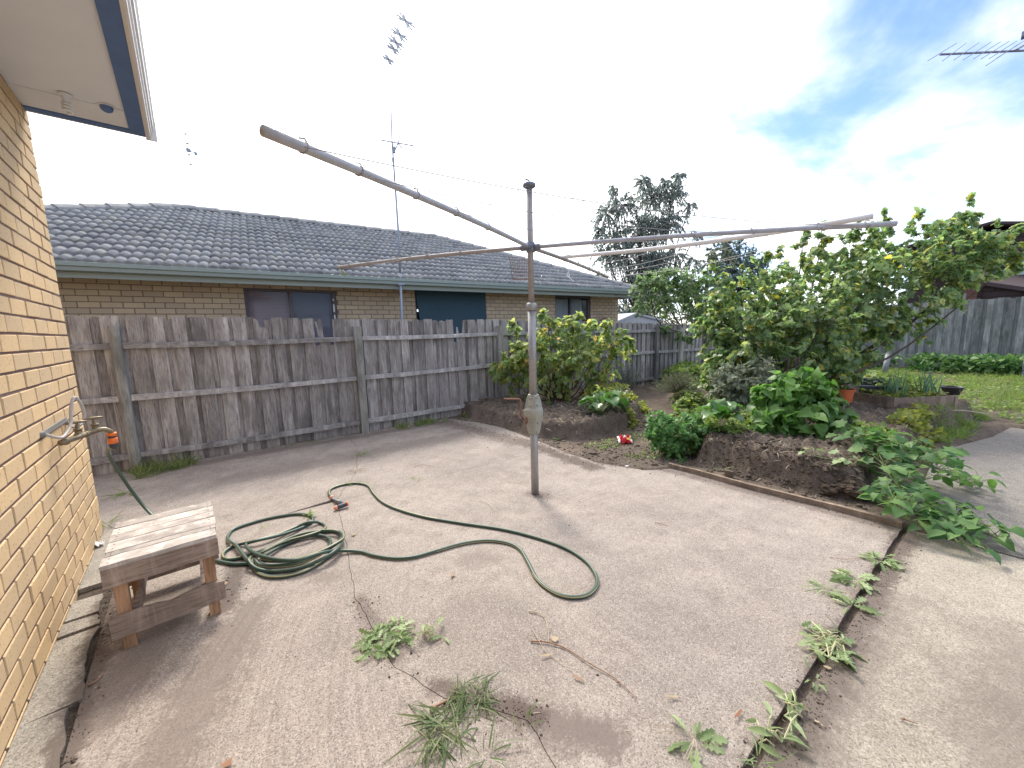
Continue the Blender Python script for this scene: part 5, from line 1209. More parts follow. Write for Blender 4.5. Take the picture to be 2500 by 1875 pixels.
def sapling():
    b = Vector((9.25, 4.55, 0)); b = dp(1659, 908, (b-CAM).dot(CF))
    dep = (b-CAM).dot(CF)
    t = thing('young_fruit_tree', 'slender young tree with a pale trunk standing before the side fence', 'tree', b)
    tr = [b-Vector((0, 0, .35)), b, dp(1663, 860, dep), dp(1668, 810, dep), dp(1672, 790, dep)]
    m = MB(); m.tube(curve(tr, 4), [.058-.014*i/16 for i in range(17)], 8); m.build('trunk', M_BARKP, t, True)
    m = MB(); q = dp(1669, 812, dep)
    for P in ([q, dp(1640, 806, dep), dp(1612, 790, dep), dp(1597, 765, dep), dp(1588, 720, dep)], [q, dp(1680, 770, dep), dp(1690, 720, dep)], [q, dp(1660, 770, dep), dp(1640, 710, dep)], [q, dp(1700, 790, dep), dp(1730, 760, dep)], [dp(1597, 765, dep), dp(1600, 748, dep)]): m.tube(curve(P, 4), [.020-.012*i/(4*(len(P)-1)) for i in range(4*(len(P)-1)+1)], 6)
    m.build('branches', M_BARK, t, True)
    B = [(tuple(dp(px, py, dep+dd)), r/F*dep, n) for px, py, r, n, dd in [(1590, 700, 48, 26, 0), (1570, 740, 30, 10, 0), (1630, 690, 50, 26, .2), (1680, 700, 50, 26, 0), (1640, 740, 40, 16, 0), (1720, 710, 45, 22, 0), (1700, 750, 40, 14, 0), (1620, 800, 18, 6, 0), (1590, 805, 16, 5, -.1), (1575, 680, 20, 6, 0), (1655, 670, 24, 8, 0), (1660, 820, 12, 4, 0), (1690, 820, 14, 4, 0)]]
    twiggy(t, B, OVAL, .105, M_LSAP, M_BARK, 17, 0, .1, .02, None, .005, limbs=False)
sapling()
def far_tree(label, dep, blobs, size, mat, shape, per, hang, group=None, base=(1560, 820), name='weeping_tree', spread=.6, nmul=1.):
    b = dp(*base, dep); b.z = -.05
    t = thing(name, label, 'tree', b)
    top = dp(blobs[0][0], blobs[0][1], dep); m = MB(); m.tube(curve([b-Vector((0, 0, .1)), b.lerp(top, .5)+Vector((.2, 0, 0)), top], 4), [.28-.2*i/8 for i in range(9)], 8); m.build('trunk', M_BARK, t, True)
    B = [(tuple(dp(px, py, dep+dd)), r/F*dep, int(n*nmul)) for px, py, r, n, dd in blobs]
    twiggy(t, B, shape, size, mat, M_BARK, per, 0, .1, hang, tuple(b.lerp(top, .25)), .016, limb_r=.09, norm_up=.2, spread=spread)
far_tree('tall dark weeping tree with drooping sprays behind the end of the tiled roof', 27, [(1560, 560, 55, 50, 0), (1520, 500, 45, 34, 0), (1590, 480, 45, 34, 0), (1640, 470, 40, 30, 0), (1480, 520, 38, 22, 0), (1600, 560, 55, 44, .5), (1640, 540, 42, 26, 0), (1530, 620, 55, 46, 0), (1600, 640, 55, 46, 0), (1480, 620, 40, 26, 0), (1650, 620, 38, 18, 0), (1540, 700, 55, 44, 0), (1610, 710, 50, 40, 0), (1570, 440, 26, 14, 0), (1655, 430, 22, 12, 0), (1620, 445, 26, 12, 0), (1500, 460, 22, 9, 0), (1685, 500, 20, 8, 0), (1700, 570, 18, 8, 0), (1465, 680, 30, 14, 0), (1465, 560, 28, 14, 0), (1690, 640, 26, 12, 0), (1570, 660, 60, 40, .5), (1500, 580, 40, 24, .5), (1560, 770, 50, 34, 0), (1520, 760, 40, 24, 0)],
         .17, M_LFAR_VEIL, OVAL, 22, .5, spread=1.0, nmul=1.9)
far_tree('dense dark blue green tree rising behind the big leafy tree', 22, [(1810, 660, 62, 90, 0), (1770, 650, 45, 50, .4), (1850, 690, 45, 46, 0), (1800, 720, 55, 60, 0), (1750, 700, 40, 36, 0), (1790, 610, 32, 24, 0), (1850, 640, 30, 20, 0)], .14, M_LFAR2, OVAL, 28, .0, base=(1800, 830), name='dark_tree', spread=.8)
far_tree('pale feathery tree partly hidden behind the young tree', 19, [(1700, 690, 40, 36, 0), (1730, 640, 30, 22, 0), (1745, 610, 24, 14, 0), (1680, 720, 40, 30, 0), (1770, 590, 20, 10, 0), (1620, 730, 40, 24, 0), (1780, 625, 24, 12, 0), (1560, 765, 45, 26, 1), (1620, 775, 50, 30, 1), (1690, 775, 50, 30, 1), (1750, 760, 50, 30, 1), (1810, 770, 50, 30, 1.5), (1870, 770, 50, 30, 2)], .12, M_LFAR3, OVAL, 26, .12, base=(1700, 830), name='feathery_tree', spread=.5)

def leafy(name, label, cat, base, blobs, shape, size, mat, stem, per, single=0, **k):
    t = thing(name, label, cat, base); twiggy(t, blobs, shape, size, mat, stem, per, single, base=tuple(base), **k); return t
def blobpx(lst): return [(tuple(dp(px, py, d)), r/F*d, n) for px, py, r, n, d in lst]
# sage under the tree
b = Vector((5.55, 1.95, sh(5.55, 1.95))); d0 = (b-CAM).dot(CF)
leafy('sage_bush', 'grey green sage bush under the left side of the big tree', 'bush', b, blobpx([(1820, 950, 55, 40, d0), (1780, 930, 45, 26, d0), (1850, 910, 48, 26, d0), (1800, 980, 40, 22, d0), (1760, 960, 30, 12, d0)]), OVAL, .075, M_LSAGE, M_BARKG, 12, 120, twig_r=.003, limb_r=.008)
# rosemary by the fence
b = Vector((7.0, 4.6, sh(7.0, 4.6))); d0 = (b-CAM).dot(CF)
t = thing('rosemary_bush', 'upright grey blue rosemary bush against the side fence', 'bush', b); P, D, Nn, S = [], [], [], []; tw = MB()
for k in range(70):
    a = RNG.uniform(0, 6.28); r = RNG.uniform(0, .28); h = RNG.uniform(.3, .62)*(1.5 if k < 6 else 1); p0 = np.array([b.x+.4*r*math.cos(a), b.y+.4*r*math.sin(a), b.z]); p1 = p0+[r*math.cos(a)+.0, r*math.sin(a), h]
    tw.tube([p0, (p0+p1)/2, p1], [.006, .004, .002], 4, False)
    for q in np.linspace(.12, 1, 26): P.append(p0+(p1-p0)*q); D.append(rdir(1)[0]*.8+[0, 0, .6]); Nn.append(rdir(1)[0]); S.append(.05)
tw.build('stems', M_BARKG, t); leaves(t, NEEDLE, P, D, Nn, S, M_LROSE)
# lavender mound
b = Vector((6.75, 3.36, sh(6.75, 3.36))); t = thing('lavender_bush', 'low rounded lavender mound between the soil beds', 'bush', b); P, D, Nn, S = [], [], [], []; tw = MB()
for k in range(260):
    a = RNG.uniform(0, 6.28); e = RNG.uniform(.15, 1.5); r = RNG.uniform(.32, .44); dv = np.array([math.cos(a)*math.cos(e)*1.1, math.sin(a)*math.cos(e)*1.1, math.sin(e)*.78]); p0 = np.array([b.x, b.y, b.z])+dv*.08; p1 = p0+dv*r
    tw.tube([p0, p1], [.004, .0015], 4, False)
    for q in np.linspace(.35, 1, 9): P.append(p0+(p1-p0)*q); D.append(dv*1.2+rdir(1)[0]*.7); Nn.append(rdir(1)[0]); S.append(.05)
tw.build('stems', M_BARKG, t); leaves(t, NEEDLE, P, D, Nn, S, M_LLAV)
# parsley
b = Vector((3.98, 1.93, sh(3.98, 1.93))); d0 = (b-CAM).dot(CF)
leafy('parsley_clump', 'bright green bushy parsley clump at the left end of the front bed', 'plant', b, blobpx([(1665, 1060, 48, 60, d0), (1620, 1035, 36, 34, d0), (1700, 1085, 36, 34, d0), (1640, 1095, 36, 34, d0), (1600, 1065, 26, 18, d0), (1690, 1035, 32, 26, d0), (1660, 1120, 26, 16, d0-.1), (1625, 1135, 16, 8, d0-.1), (1720, 1060, 22, 12, d0)]), TREF, .046, M_LPARS, M_STEM, 15, 300, twig_r=.002, limb_r=.004, droop=.15)
# chard, silverbeet
def chard(name, label, base, n, size, seed, mat=M_LCHARD, flop=.5, rib=M_STEMP):
    R = random.Random(seed); t = thing(name, label, 'plant', base)
    for k in range(n):
        a = k*2.4+R.uniform(-.4, .4); L = size*R.uniform(.7, 1.15); fl = flop*R.uniform(.4, 1.4)
        o_ = Vector((math.cos(a), math.sin(a), 0)); p0 = base+o_*.015; p1 = p0+o_*L*.25*fl+Vector((0, 0, L*.5*(1.1-fl*.5))); p2 = p1+o_*L*.35*(fl+.3)+Vector((0, 0, L*.25*(1-fl*1.3)))
        m = MB(); m.tube(curve([p0, p1, p2], 4), [.011, .010, .009, .008, .007, .006, .005, .004, .003], 6); m.build('stalk', rib, t, True)
        V = []; Fq = []; w = L*.24; N_ = 7; side = Vector((-o_.y, o_.x, 0)); pts = curve([p1*.75+p0*.25, p1.lerp(p2, .35)+Vector((0, 0, .02)), p2, p2+o_*L*.16-Vector((0, 0, L*.16*fl))], 3); 
        for i, q in enumerate(pts):
            f_ = i/(len(pts)-1); ww = w*math.sin(PI*min(1, f_*.92+.06))**.7
            for j, s_ in enumerate((-1, -.5, 0, .5, 1)): V.append(q+side*(ww*s_)+Vector((0, 0, abs(s_)*ww*.35+.012*math.sin(i*1.7+j*2.1)*(abs(s_) > .4))))
        for i in range(len(pts)-1): Fq += [(5*i+j, 5*i+j+1, 5*i+6+j, 5*i+5+j) for j in range(4)]
        m = MB(); m.add(V, Fq); m.build('leaf', mat, t, True)
    return t
b = soil_at(1468, 1008); chard('silverbeet', 'wilting silverbeet with pale splayed stalks on the far mound', b, 10, .46, 1, flop=.9)
b = soil_at(1762, 1048); chard('chard_plant', 'glossy chard plant with upright leaves left of the bean bush', b, 11, .36, 5, flop=.5)
b = soil_at(1735, 905); chard('dock_plant', 'broad leaved bright plant below the young tree', Vector((8.3, 3.9, .15)), 12, .5, 6, M_LLOW, .6)
b = dp(1855, 1035, 5.2); chard('spinach_plant', 'small broad leaved plant between chard and bean bush', Vector((b.x, b.y, sh(b.x, b.y))), 7, .22, 7, flop=.7)
chard('comfrey_plant', 'large pale leaf plant behind the black trough', dp(2120, 935, 7.6), 6, .40, 9, M_LLOW, .5)
# bean bush with big heart leaves
b = Vector((5.05, 1.12, sh(5.05, 1.12))); d0 = (b-CAM).dot(CF)
leafy('bean_bush', 'dense bean bush with large heart shaped leaves under the big tree', 'plant', b, blobpx([(1950, 1000, 85, 30, d0), (1890, 990, 58, 18, d0), (2010, 1010, 60, 18, d0), (1940, 940, 55, 16, d0+.1), (1890, 1045, 48, 14, d0-.15), (1960, 1060, 50, 14, d0-.2), (2030, 1040, 40, 10, d0-.1), (2000, 955, 50, 12, d0), (1880, 950, 36, 9, d0)]), HEART, .108, M_LBEAN, M_STEM, 7, 290, twig_r=.003, limb_r=.006, droop=.1, up=.3, norm_up=.5, hang=.02, spread=.6, drop=.45, outw=.9)
# vines trailing over the right end of the bed
def vine(name, label, path, shape, size, mat, per_m, seed, n_single=120, wid=.10, h=.08, up=1.1):
    R = random.Random(seed); pts = curve([Vector(p) for p in path], 8); t = thing(name, label, 'plant', tuple(pts[0]))
    m = MB(); m.tube(pts, .0035, 5); P, D, Nn, S = [], [], [], []
    L = sum((b_-a_).length for a_, b_ in zip(pts[:-1], pts[1:])); n = int(L*per_m)
    for k in range(n):
        q = R.uniform(0, len(pts)-1.001); i = int(q); p = pts[i].lerp(pts[i+1], q-i)
        e = p+Vector((R.uniform(-wid, wid), R.uniform(-wid, wid), R.uniform(.02, h))); m.tube([p, (p+e)/2+Vector((0, 0, .015)), e], .0018, 4, False)
        d = (e-p); d.z *= .3; d = d.normalized() if d.length > 1e-5 else Vector((1, 0, 0)); d = d+Vector((R.uniform(-.8, .8), R.uniform(-.8, .8), -.35))
        P.append(e); D.append(d); Nn.append((R.uniform(-.9, .5), R.uniform(-.8, .8), up)); S.append(size*R.uniform(.45, 1.25))
    m.build('stems', M_STEM, t); leaves(t, shape, P, D, Nn, S, mat, n_single)
def gv(*q): return [gp(x, y, z) for x, y, z in q]
vine('bean_vine', 'lower leafy vine spilling from the bed onto the concrete path', gv((2165, 1240, .14), (2215, 1235, .10), (2290, 1262, .05), (2370, 1290, .04), (2450, 1320, .03)), HEART, .085, M_LVINE, 120, 1, 130, .13, .12)
vine('bean_vine', 'short leafy vine tip curling at the bed corner beside the joint', gv((2180, 1215, .2), (2200, 1260, .10), (2260, 1285, .05), (2330, 1320, .03), (2400, 1335, .02)), HEART, .08, M_LVINE, 110, 2, 100, .12, .10)
vine('bean_vine', 'upper leafy vine trailing over the shoulder of the bed', gv((2075, 1065, .30), (2130, 1085, .32), (2200, 1110, .30), (2260, 1135, .24), (2300, 1150, .15)), LOBED, .095, M_LVINE, 130, 3, 140, .17, .14)
vine('bean_vine', 'drooping vine with dark leaves down the bed end wall', gv((2140, 1110, .28), (2165, 1150, .22), (2190, 1180, .16), (2210, 1215, .1)), LOBED, .09, M_LVINE, 140, 4, 100, .13, .1)
vine('bean_vine', 'thin wilted vine lying across the soil crust', gv((1960, 1105, .28), (2010, 1118, .28), (2060, 1125, .27), (2090, 1135, .26)), LOBED, .07, M_LWEED, 34, 5, 40, .07, .05)
vine('bean_vine', 'tangled vine beside the path behind the bed corner', gv((2240, 1175, .05), (2300, 1165, .05), (2360, 1185, .03), (2395, 1180, .03)), OVAL, .085, M_LBEAN, 90, 6, 100, .12, .12)
# plants at the right edge of the picture
for nm, lb, cat, px, py, z, d, n, sz in (('leafy_plant', 'broad leaved plant at the right edge beside the path', 'plant', 2490, 1090, .1, 5.6, 30, .13), ('leafy_plant', 'pale leaved squash plant at the right edge above the path', 'plant', 2512, 985, .3, 6.4, 16, .22)):
    c = dp(px, py, d); bb = Vector((c.x+.1, c.y-.1, -.02)); leafy(nm, lb, cat, bb, [(tuple(c+Vector((0, -.1, -.05))), (.28, .28, .26), n)], OVAL, sz, M_LVINE, M_STEM, 6, 60, twig_r=.004, limb_r=.006)
# ---------------------------------------------------------------- planters and pots
def planter():
    c = [soil_at(2182, 994), soil_at(2333, 1003)]; c[1].z = c[0].z = min(c[0].z, c[1].z)
    ux = (c[1]-c[0]); ux.z = 0; W_ = ux.length; ux.normalize(); uy = Vector((-ux.y, ux.x, 0)); uy = uy if uy.x > 0 else -uy
    b = c[0]; t = thing('timber_planter', 'shallow timber box planter growing spring onions', 'planter', b); dpt = .62; h = .20; th = .022
    def bd(nm, o, ax, ay, az): m = MB(); m.frame_box(o, ax, ay, az); m.build(nm, M_PLANTER, t)
    up = Vector((0, 0, h))
    bd('front_board', b, ux*W_, uy*th, up); bd('rear_board', b+uy*(dpt-th), ux*W_, uy*th, up+Vector((0, 0, .0))); bd('end_board', b+uy*th+ux*.001, ux*th, uy*(dpt-2*th), up*.985); bd('end_board', b+uy*th+ux*(W_-th-.001), ux*th, uy*(dpt-2*th), up*.985)
    bd('corner_post', b+ux*(W_-.04)-uy*.012, ux*.04, uy*.011, Vector((0, 0, h*.98)))
    m = MB(); m.frame_box(b+ux*th+uy*th, ux*(W_-2*th), uy*(dpt-2*th), Vector((0, 0, h*.86))); m.build('potting_soil', M_SOIL, t)
    z = b.z+h*.86
    cn = 460; P = np.array(b)+np.outer(RNG.uniform(.04, W_-.04, cn), np.array(ux))+np.outer(RNG.uniform(.04, dpt-.04, cn), np.array(uy)); P[:, 2] = z+RNG.uniform(0, .07, cn)
    w = thing('planter_weeds', 'low yellow green seedlings filling the timber planter', 'plant', tuple(b+uy*.3+ux*.3+up)); leaves(w, OVAL, P, rdir(cn)*[1, 1, .3], rdir(cn)*.5+[0, 0, 1], RNG.uniform(.04, .085, cn), M_LYEL, 0)
    for lab, u0, u1, v0, v1, n in (('taller clump of spring onions at the right of the timber planter', .72, 1.02, .2, .6, 15), ('smaller clump of spring onions at the left of the timber planter', .22, .36, .1, .6, 13)):
        cc = b+ux*(W_*(u0+u1)/2)+uy*.3; o = thing('spring_onion', lab, 'plant', (cc.x, cc.y, z), 'spring onions in the planter')
        for k in range(n):
            p = b+ux*(W_*RNG.uniform(u0, u1))+uy*RNG.uniform(v0, v1)*dpt; p.z = z-.02; L = RNG.uniform(.22, .46); ln = Vector((RNG.normal()*.06, RNG.normal()*.06, 0))
            m = MB(); m.tube(curve([p, p+ln*.3+Vector((0, 0, L*.5)), p+ln+Vector((0, 0, L))], 3), [.009, .009, .009, .008, .006, .004, .001], 6, False); m.build('leaf', M_LONION, o, True)
    cn = 260; P = np.array(b)+np.outer(RNG.uniform(.3, W_+.02, cn), np.array(ux))+np.outer(RNG.uniform(.3, dpt+.1, cn), np.array(uy)); P[:, 2] = z+RNG.uniform(.0, .22, cn)
    w = thing('leafy_herb', 'pale leafy herb growing between the two onion clumps', 'plant', tuple(b+uy*.5+ux*.5+up)); leaves(w, TREF, P, rdir(cn), rdir(cn)*.6+[0, 0, 1], RNG.uniform(.05, .09, cn), M_LLOW, 0)
planter()
def trough():
    p = [soil_at(2095, 978), soil_at(2188, 978)]; p[1].z = p[0].z; ux = p[1]-p[0]; ux.z = 0; W_ = ux.length+.06; ux.normalize(); uy = Vector((-ux.y, ux.x, 0)); uy = uy if uy.x > 0 else -uy
    t = thing('black_trough', 'long black plastic trough behind the timber planter', 'planter', p[0]); h, d, th = .20, .75, .02; b = p[0]
    def rail(nm, o, ax, ay, hh): m = MB(); m.frame_box(o, ax, ay, (0, 0, hh)); m.build(nm, M_BLACK, t)
    rail('front_wall', b, ux*W_, uy*th, h); rail('rear_wall', b+uy*(d-th), ux*W_, uy*th, h+.03); rail('end_wall', b+uy*th, ux*th, uy*(d-2*th), h); rail('end_wall', b+uy*th+ux*(W_-th), ux*th, uy*(d-2*th), h)
    m = MB(); m.frame_box(b-uy*.006+Vector((0, 0, h)), ux*W_, uy*(th+.012), (0, 0, .012)); m.frame_box(b+uy*(d-th-.006)+Vector((0, 0, h+.03)), ux*W_, uy*(th+.012), (0, 0, .012)); m.build('rim', M_GREY, t)
    m = MB(); m.frame_box(b+uy*th+ux*th, ux*(W_-2*th), uy*(d-2*th), (0, 0, .10)); m.build('potting_soil', M_SOIL, t)
trough()
def pot(name, label, px, py, z, r0, r1, h, mat, ribs=0, cat='pot', square=False):
    c = soil_at(px, py); t = thing(name, label, cat, c); n = 4 if square else (40 if ribs else 20); m = MB()
    prof = [(r0, 0), (r1*.97, h*.88), (r1*1.04, h*.885), (r1*1.06, h), (r1*.96, h), (r1*.92, h*.8)]
    rings = []
    for r, hh in prof:
        rings.append([(c.x+r*(1+(.03 if ribs and k % 2 and hh < h*.87 else 0))*math.cos(2*PI*k/n+(.6 if square else 0)), c.y+r*(1+(.03 if ribs and k % 2 and hh < h*.87 else 0))*math.sin(2*PI*k/n+(.6 if square else 0)), c.z+hh) for k in range(n)])
    m.add([p for r in rings for p in r], [(i*n+k, i*n+(k+1) % n, (i+1)*n+(k+1) % n, (i+1)*n+k) for i in range(len(rings)-1) for k in range(n)]+[tuple(reversed(range(n)))]); m.build('body', mat, t, not square and not ribs)
    m = MB(); m.lathe((c.x, c.y, c.z+h*.72), [(r1*.9, 0), (r1*.9, .01)], 16); m.build('potting_soil', M_SOIL, t); return t
pot('orange_pot', 'ribbed orange pot half hidden beside the bean bush', 2057, 985, .15, .09, .12, .19, M_TERRA, 1)
pot('black_pot', 'small square black pot on the soil right of the bean bush', 2060, 1042, .24, .065, .09, .13, M_BLACK, 0, 'pot', True)
pot('black_pot', 'round black pot behind the right end of the timber planter', 2322, 968, .12, .08, .12, .12, M_BLACK)
# leaning stake and pipe by the rear fence
a, b_ = gp(2158, 916, .0), None; d0 = (a-CAM).dot(CF); b_ = dp(2178, 825, d0)
t = thing('leaning_stake', 'grey pipe stake leaning towards the rear fence', 'stake', a); m = MB(); m.tube([a, a.lerp(b_, .55)], .06, 10); m.build('pipe', M_GREY, t, True); m = MB(); m.tube([a.lerp(b_, .45), b_], .05, 8); m.build('stake', M_REAR, t)
m = MB(); a = gp(2365, 890, .25); m.tube([a, a+Vector((.2, -.5, .0)), a+Vector((.3, -1.1, -.02))], .012, 5); o = m.build('dry_stick', M_STRAW, None); tag(o, 'long pale stick lying on weeds at the rear fence', 'stick')
m = MB(); a = gp(2290, 1005, .2); m.tube(curve([a, a+Vector((.1, -.2, .03)), a+Vector((.16, -.42, .0))], 4), .008, 5); o = m.build('dry_stick', M_STRAW, None); tag(o, 'short pale stick below the timber planter', 'stick')
# crumpled packet
def packet():
    c = soil_at(1525, 1082); t = thing('crumpled_packet', 'crumpled red and silver foil packet on the soil between the beds', 'litter', c); R = random.Random(12)
    V = []; n, k = 9, 7; rx = Vector((CR.x, CR.y, 0)).normalized(); ry = Vector((CF.x, CF.y, 0)).normalized()
    for s_ in (1, -1):
        for i in range(n):
            for j in range(k):
                u, v_ = i/(n-1)*2-1, j/(k-1)*2-1; edge = (1-abs(u)**3)*(1-abs(v_)**3)
                V.append(c+rx*(u*.085)+ry*(v_*.05)+Vector((0, 0, .045+s_*.035*edge+R.uniform(-.016, .016)+.03*v_)))
    Fq, mi = [], []
    for s_ in (0, 1):
        for i in range(n-1):
            for j in range(k-1):
                a = s_*n*k+i*k+j; q = (a, a+k, a+k+1, a+1); Fq.append(q if s_ == 0 else q[::-1])
                mi.append(1 if (s_ == 0 and (i in (0, 7) or (i in (3, 4) and j in (3, 4)))) else (2 if s_ == 0 and i in (5, 6) and j in (1, 2) else 0))
    m = MB(); m.add(V, Fq); m.mi = mi; m.build('foil', [M_RED, M_FOIL, M_YEL], t)
packet()
# ================================================================ BEYOND THE FENCES
def shed():
    c = FP+FU*10.6+FN*2.2; t = thing('garden_shed', 'low corrugated steel shed roof just above the side fence', 'shed', (c.x, c.y, 0))
    d0 = (c-CAM).dot(CF); top = dp(1548, 763, d0); zt = top.z; u = FU; n_ = FN
    gl, gr = dp(1500, 784, d0), dp(1620, 776, d0); m = MB(); K = 26; V = []
    w0, w1 = -.95, 1.35
    for i in range(K+1):
        s_ = w0+(w1-w0)*i/K; o_ = .012*(i % 2); z = zt-abs(s_)*(.28 if s_ < 0 else .15)-.04; p = Vector((top.x, top.y, 0))+u*s_+n_*o_; V += [(p.x, p.y, -.05), (p.x, p.y, z)]
    m.add(V, [(2*i, 2*i+2, 2*i+3, 2*i+1) for i in range(K)]); m.build('wall', M_SHED, t)
    m = MB()
    for sg, w, sl in ((-1, -w0+.1, .28), (1, w1+.1, .15)):
        a = Vector((top.x, top.y, zt-.01))-n_*.08; e = a+u*sg*w-Vector((0, 0, w*sl)); f = n_*2.4
        m.add([a, e, e+f, a+f, a-Vector((0, 0, .05)), e-Vector((0, 0, .05)), e+f-Vector((0, 0, .05)), a+f-Vector((0, 0, .05))], [(0, 1, 2, 3), (7, 6, 5, 4), (0, 4, 5, 1), (1, 5, 6, 2), (2, 6, 7, 3)])
    m.build('roof', M_SHED, t)
shed()
def brown_house():
    X = 26.; ap = onplane(2420, 540, (X, 0, 0), (1, 0, 0)); ev = onplane(2187, 607, (X, 0, 0), (1, 0, 0))
    t = thing('brown_house', 'dark brown two storey house with a gable beyond the rear fence', 'house', (X, ap.y, 0)); w = ev.y-ap.y; hz = ap.z-ev.z
    m = MB(); y0, y1 = ap.y-w+.5, ev.y-.5; zt = ev.z-.1
    V = [(X+.4, y0, -.1), (X+.4, y1, -.1), (X+.4, y1, zt), (X+.4, ap.y, ap.z-.35), (X+.4, y0, zt)]; V += [(x+7, y, z) for x, y, z in V]
    m.add(V, [(0, 1, 2, 3, 4), (9, 8, 7, 6, 5), (0, 4, 9, 5), (1, 6, 7, 2)]); m.build('wall', M_DBROWN, t)
    for k in range(26):
        z = .1+k*.19; m = MB(); half = (w-.5) if z < zt else max(.0, (ap.z-.35-z)/(ap.z-.35-zt)*(w-.5))
        if half > .1: m.box((X+.36, ap.y-half, z), (X+.398, ap.y+half, z+.17)); m.build('weatherboard', M_DBROWN, t)
    m = MB()
    for sg in (-1, 1):
        a = Vector((X, ap.y, ap.z)); e = Vector((X, ap.y+sg*w, ev.z)); f = Vector((8, 0, 0)); d = Vector((0, 0, .16))
        m.add([a, e, e+f, a+f, a-d, e-d, e+f-d, a+f-d], [(0, 1, 2, 3), (7, 6, 5, 4), (0, 4, 5, 1), (1, 5, 6, 2), (2, 6, 7, 3)])
    m.build('roof', M_DROOF, t)
    m = MB()
    for sg in (-1, 1): m.beam((X-.03, ap.y, ap.z-.10), (X-.03, ap.y+sg*w, ev.z-.10), .05, .24, (1, 0, 0))
    m.build('bargeboard', M_DROOF, t)
    a, b = onplane(2458, 622, (X, 0, 0), (1, 0, 0)), onplane(2540, 672, (X, 0, 0), (1, 0, 0))
    m = MB(); m.box((X+.30, b.y, b.z), (X+.35, a.y, a.z)); wf = m.build('window', M_DBROWN, t)
    pg_ = NT('sky_pane'); pg_.col((.30, .38, .45)); pg_.rough(.08); pg_.set('Specular IOR Level', .8)
    m = MB(); m.box((X+.27, b.y+.12, b.z+.1), (X+.297, a.y-.12, a.z-.1)); m.build('pane', pg_.m, wf)
    # lower wing with a brick pier and lean-to roof
    X2 = 22.5; p, q = onplane(2390, 690, (X2, 0, 0), (1, 0, 0)), onplane(2500, 706, (X2, 0, 0), (1, 0, 0)); dy = q.y-p.y; sl = (q.z-p.z)/dy; ye = p.y-4.2; pz = onplane(2405, 674, (X2, 0, 0), (1, 0, 0)).z
    m = MB(); a, e = Vector((X2, p.y+.1, p.z+.1)), Vector((X2, ye, p.z+.1+sl*(ye-p.y))); f = Vector((3.4, 0, .65)); d = Vector((0, 0, .14)); m.add([a, e, e+f, a+f, a-d, e-d, e+f-d, a+f-d], [(0, 1, 2, 3), (7, 6, 5, 4), (0, 4, 5, 1), (1, 5, 6, 2), (2, 6, 7, 3), (3, 7, 4, 0)]); m.build('lower_roof', M_DROOF, t)
    m = MB(); m.add([(X2+.3, p.y-.1, -.1), (X2+.3, ye+.1, -.1), (X2+.3, ye+.1, e.z-.15), (X2+.3, p.y-.1, p.z-.08)], [(0, 1, 2, 3)]); m.build('lower_wall', M_DBROWN, t)
    for k in range(16):
        z = .2+k*.2; zc = p.z-.1
        if z+.2 < zc: m = MB(); yend = ye+.1 if z < e.z-.3 else p.y+(z+.2-p.z)/sl; m.box((X2+.25, max(ye+.1, yend), z), (X2+.297, p.y-.12, z+.18)); m.build('weatherboard', M_DBROWN, t)
    l, r = onplane(2352, 700, (X2, 0, 0), (1, 0, 0)), onplane(2388, 700, (X2, 0, 0), (1, 0, 0)); m = MB(); m.box((X2+.02, r.y, -.1), (X2+.5, l.y, p.z-.02)); pr = m.build('pier', M_MORT2, t)
    for c in range(40):
        z = c*.0875
        if z+.08 > p.z: break
        y = l.y-(.12 if c % 2 else 0); m = MB(); m.box((X2+.006, max(r.y, y-.6), z), (X2+.02, l.y+.002, z+.075)); m.build('brick', M_RBRICK, pr)
    for k, (px0, lb) in enumerate(((2320, 'left pale timber stump showing above the rear fence'), (2344, 'right pale timber stump showing above the rear fence'))):
        c = onplane(px0, 720, (19.5, 0, 0), (1, 0, 0)); m = MB(); m.box((19.5, c.y-.13, -.1), (19.7, c.y+.13, c.z+.05*k)); o = m.build('timber_stump', M_REAR, None); tag(o, lb, 'post', 'stumps above the rear fence')
brown_house()
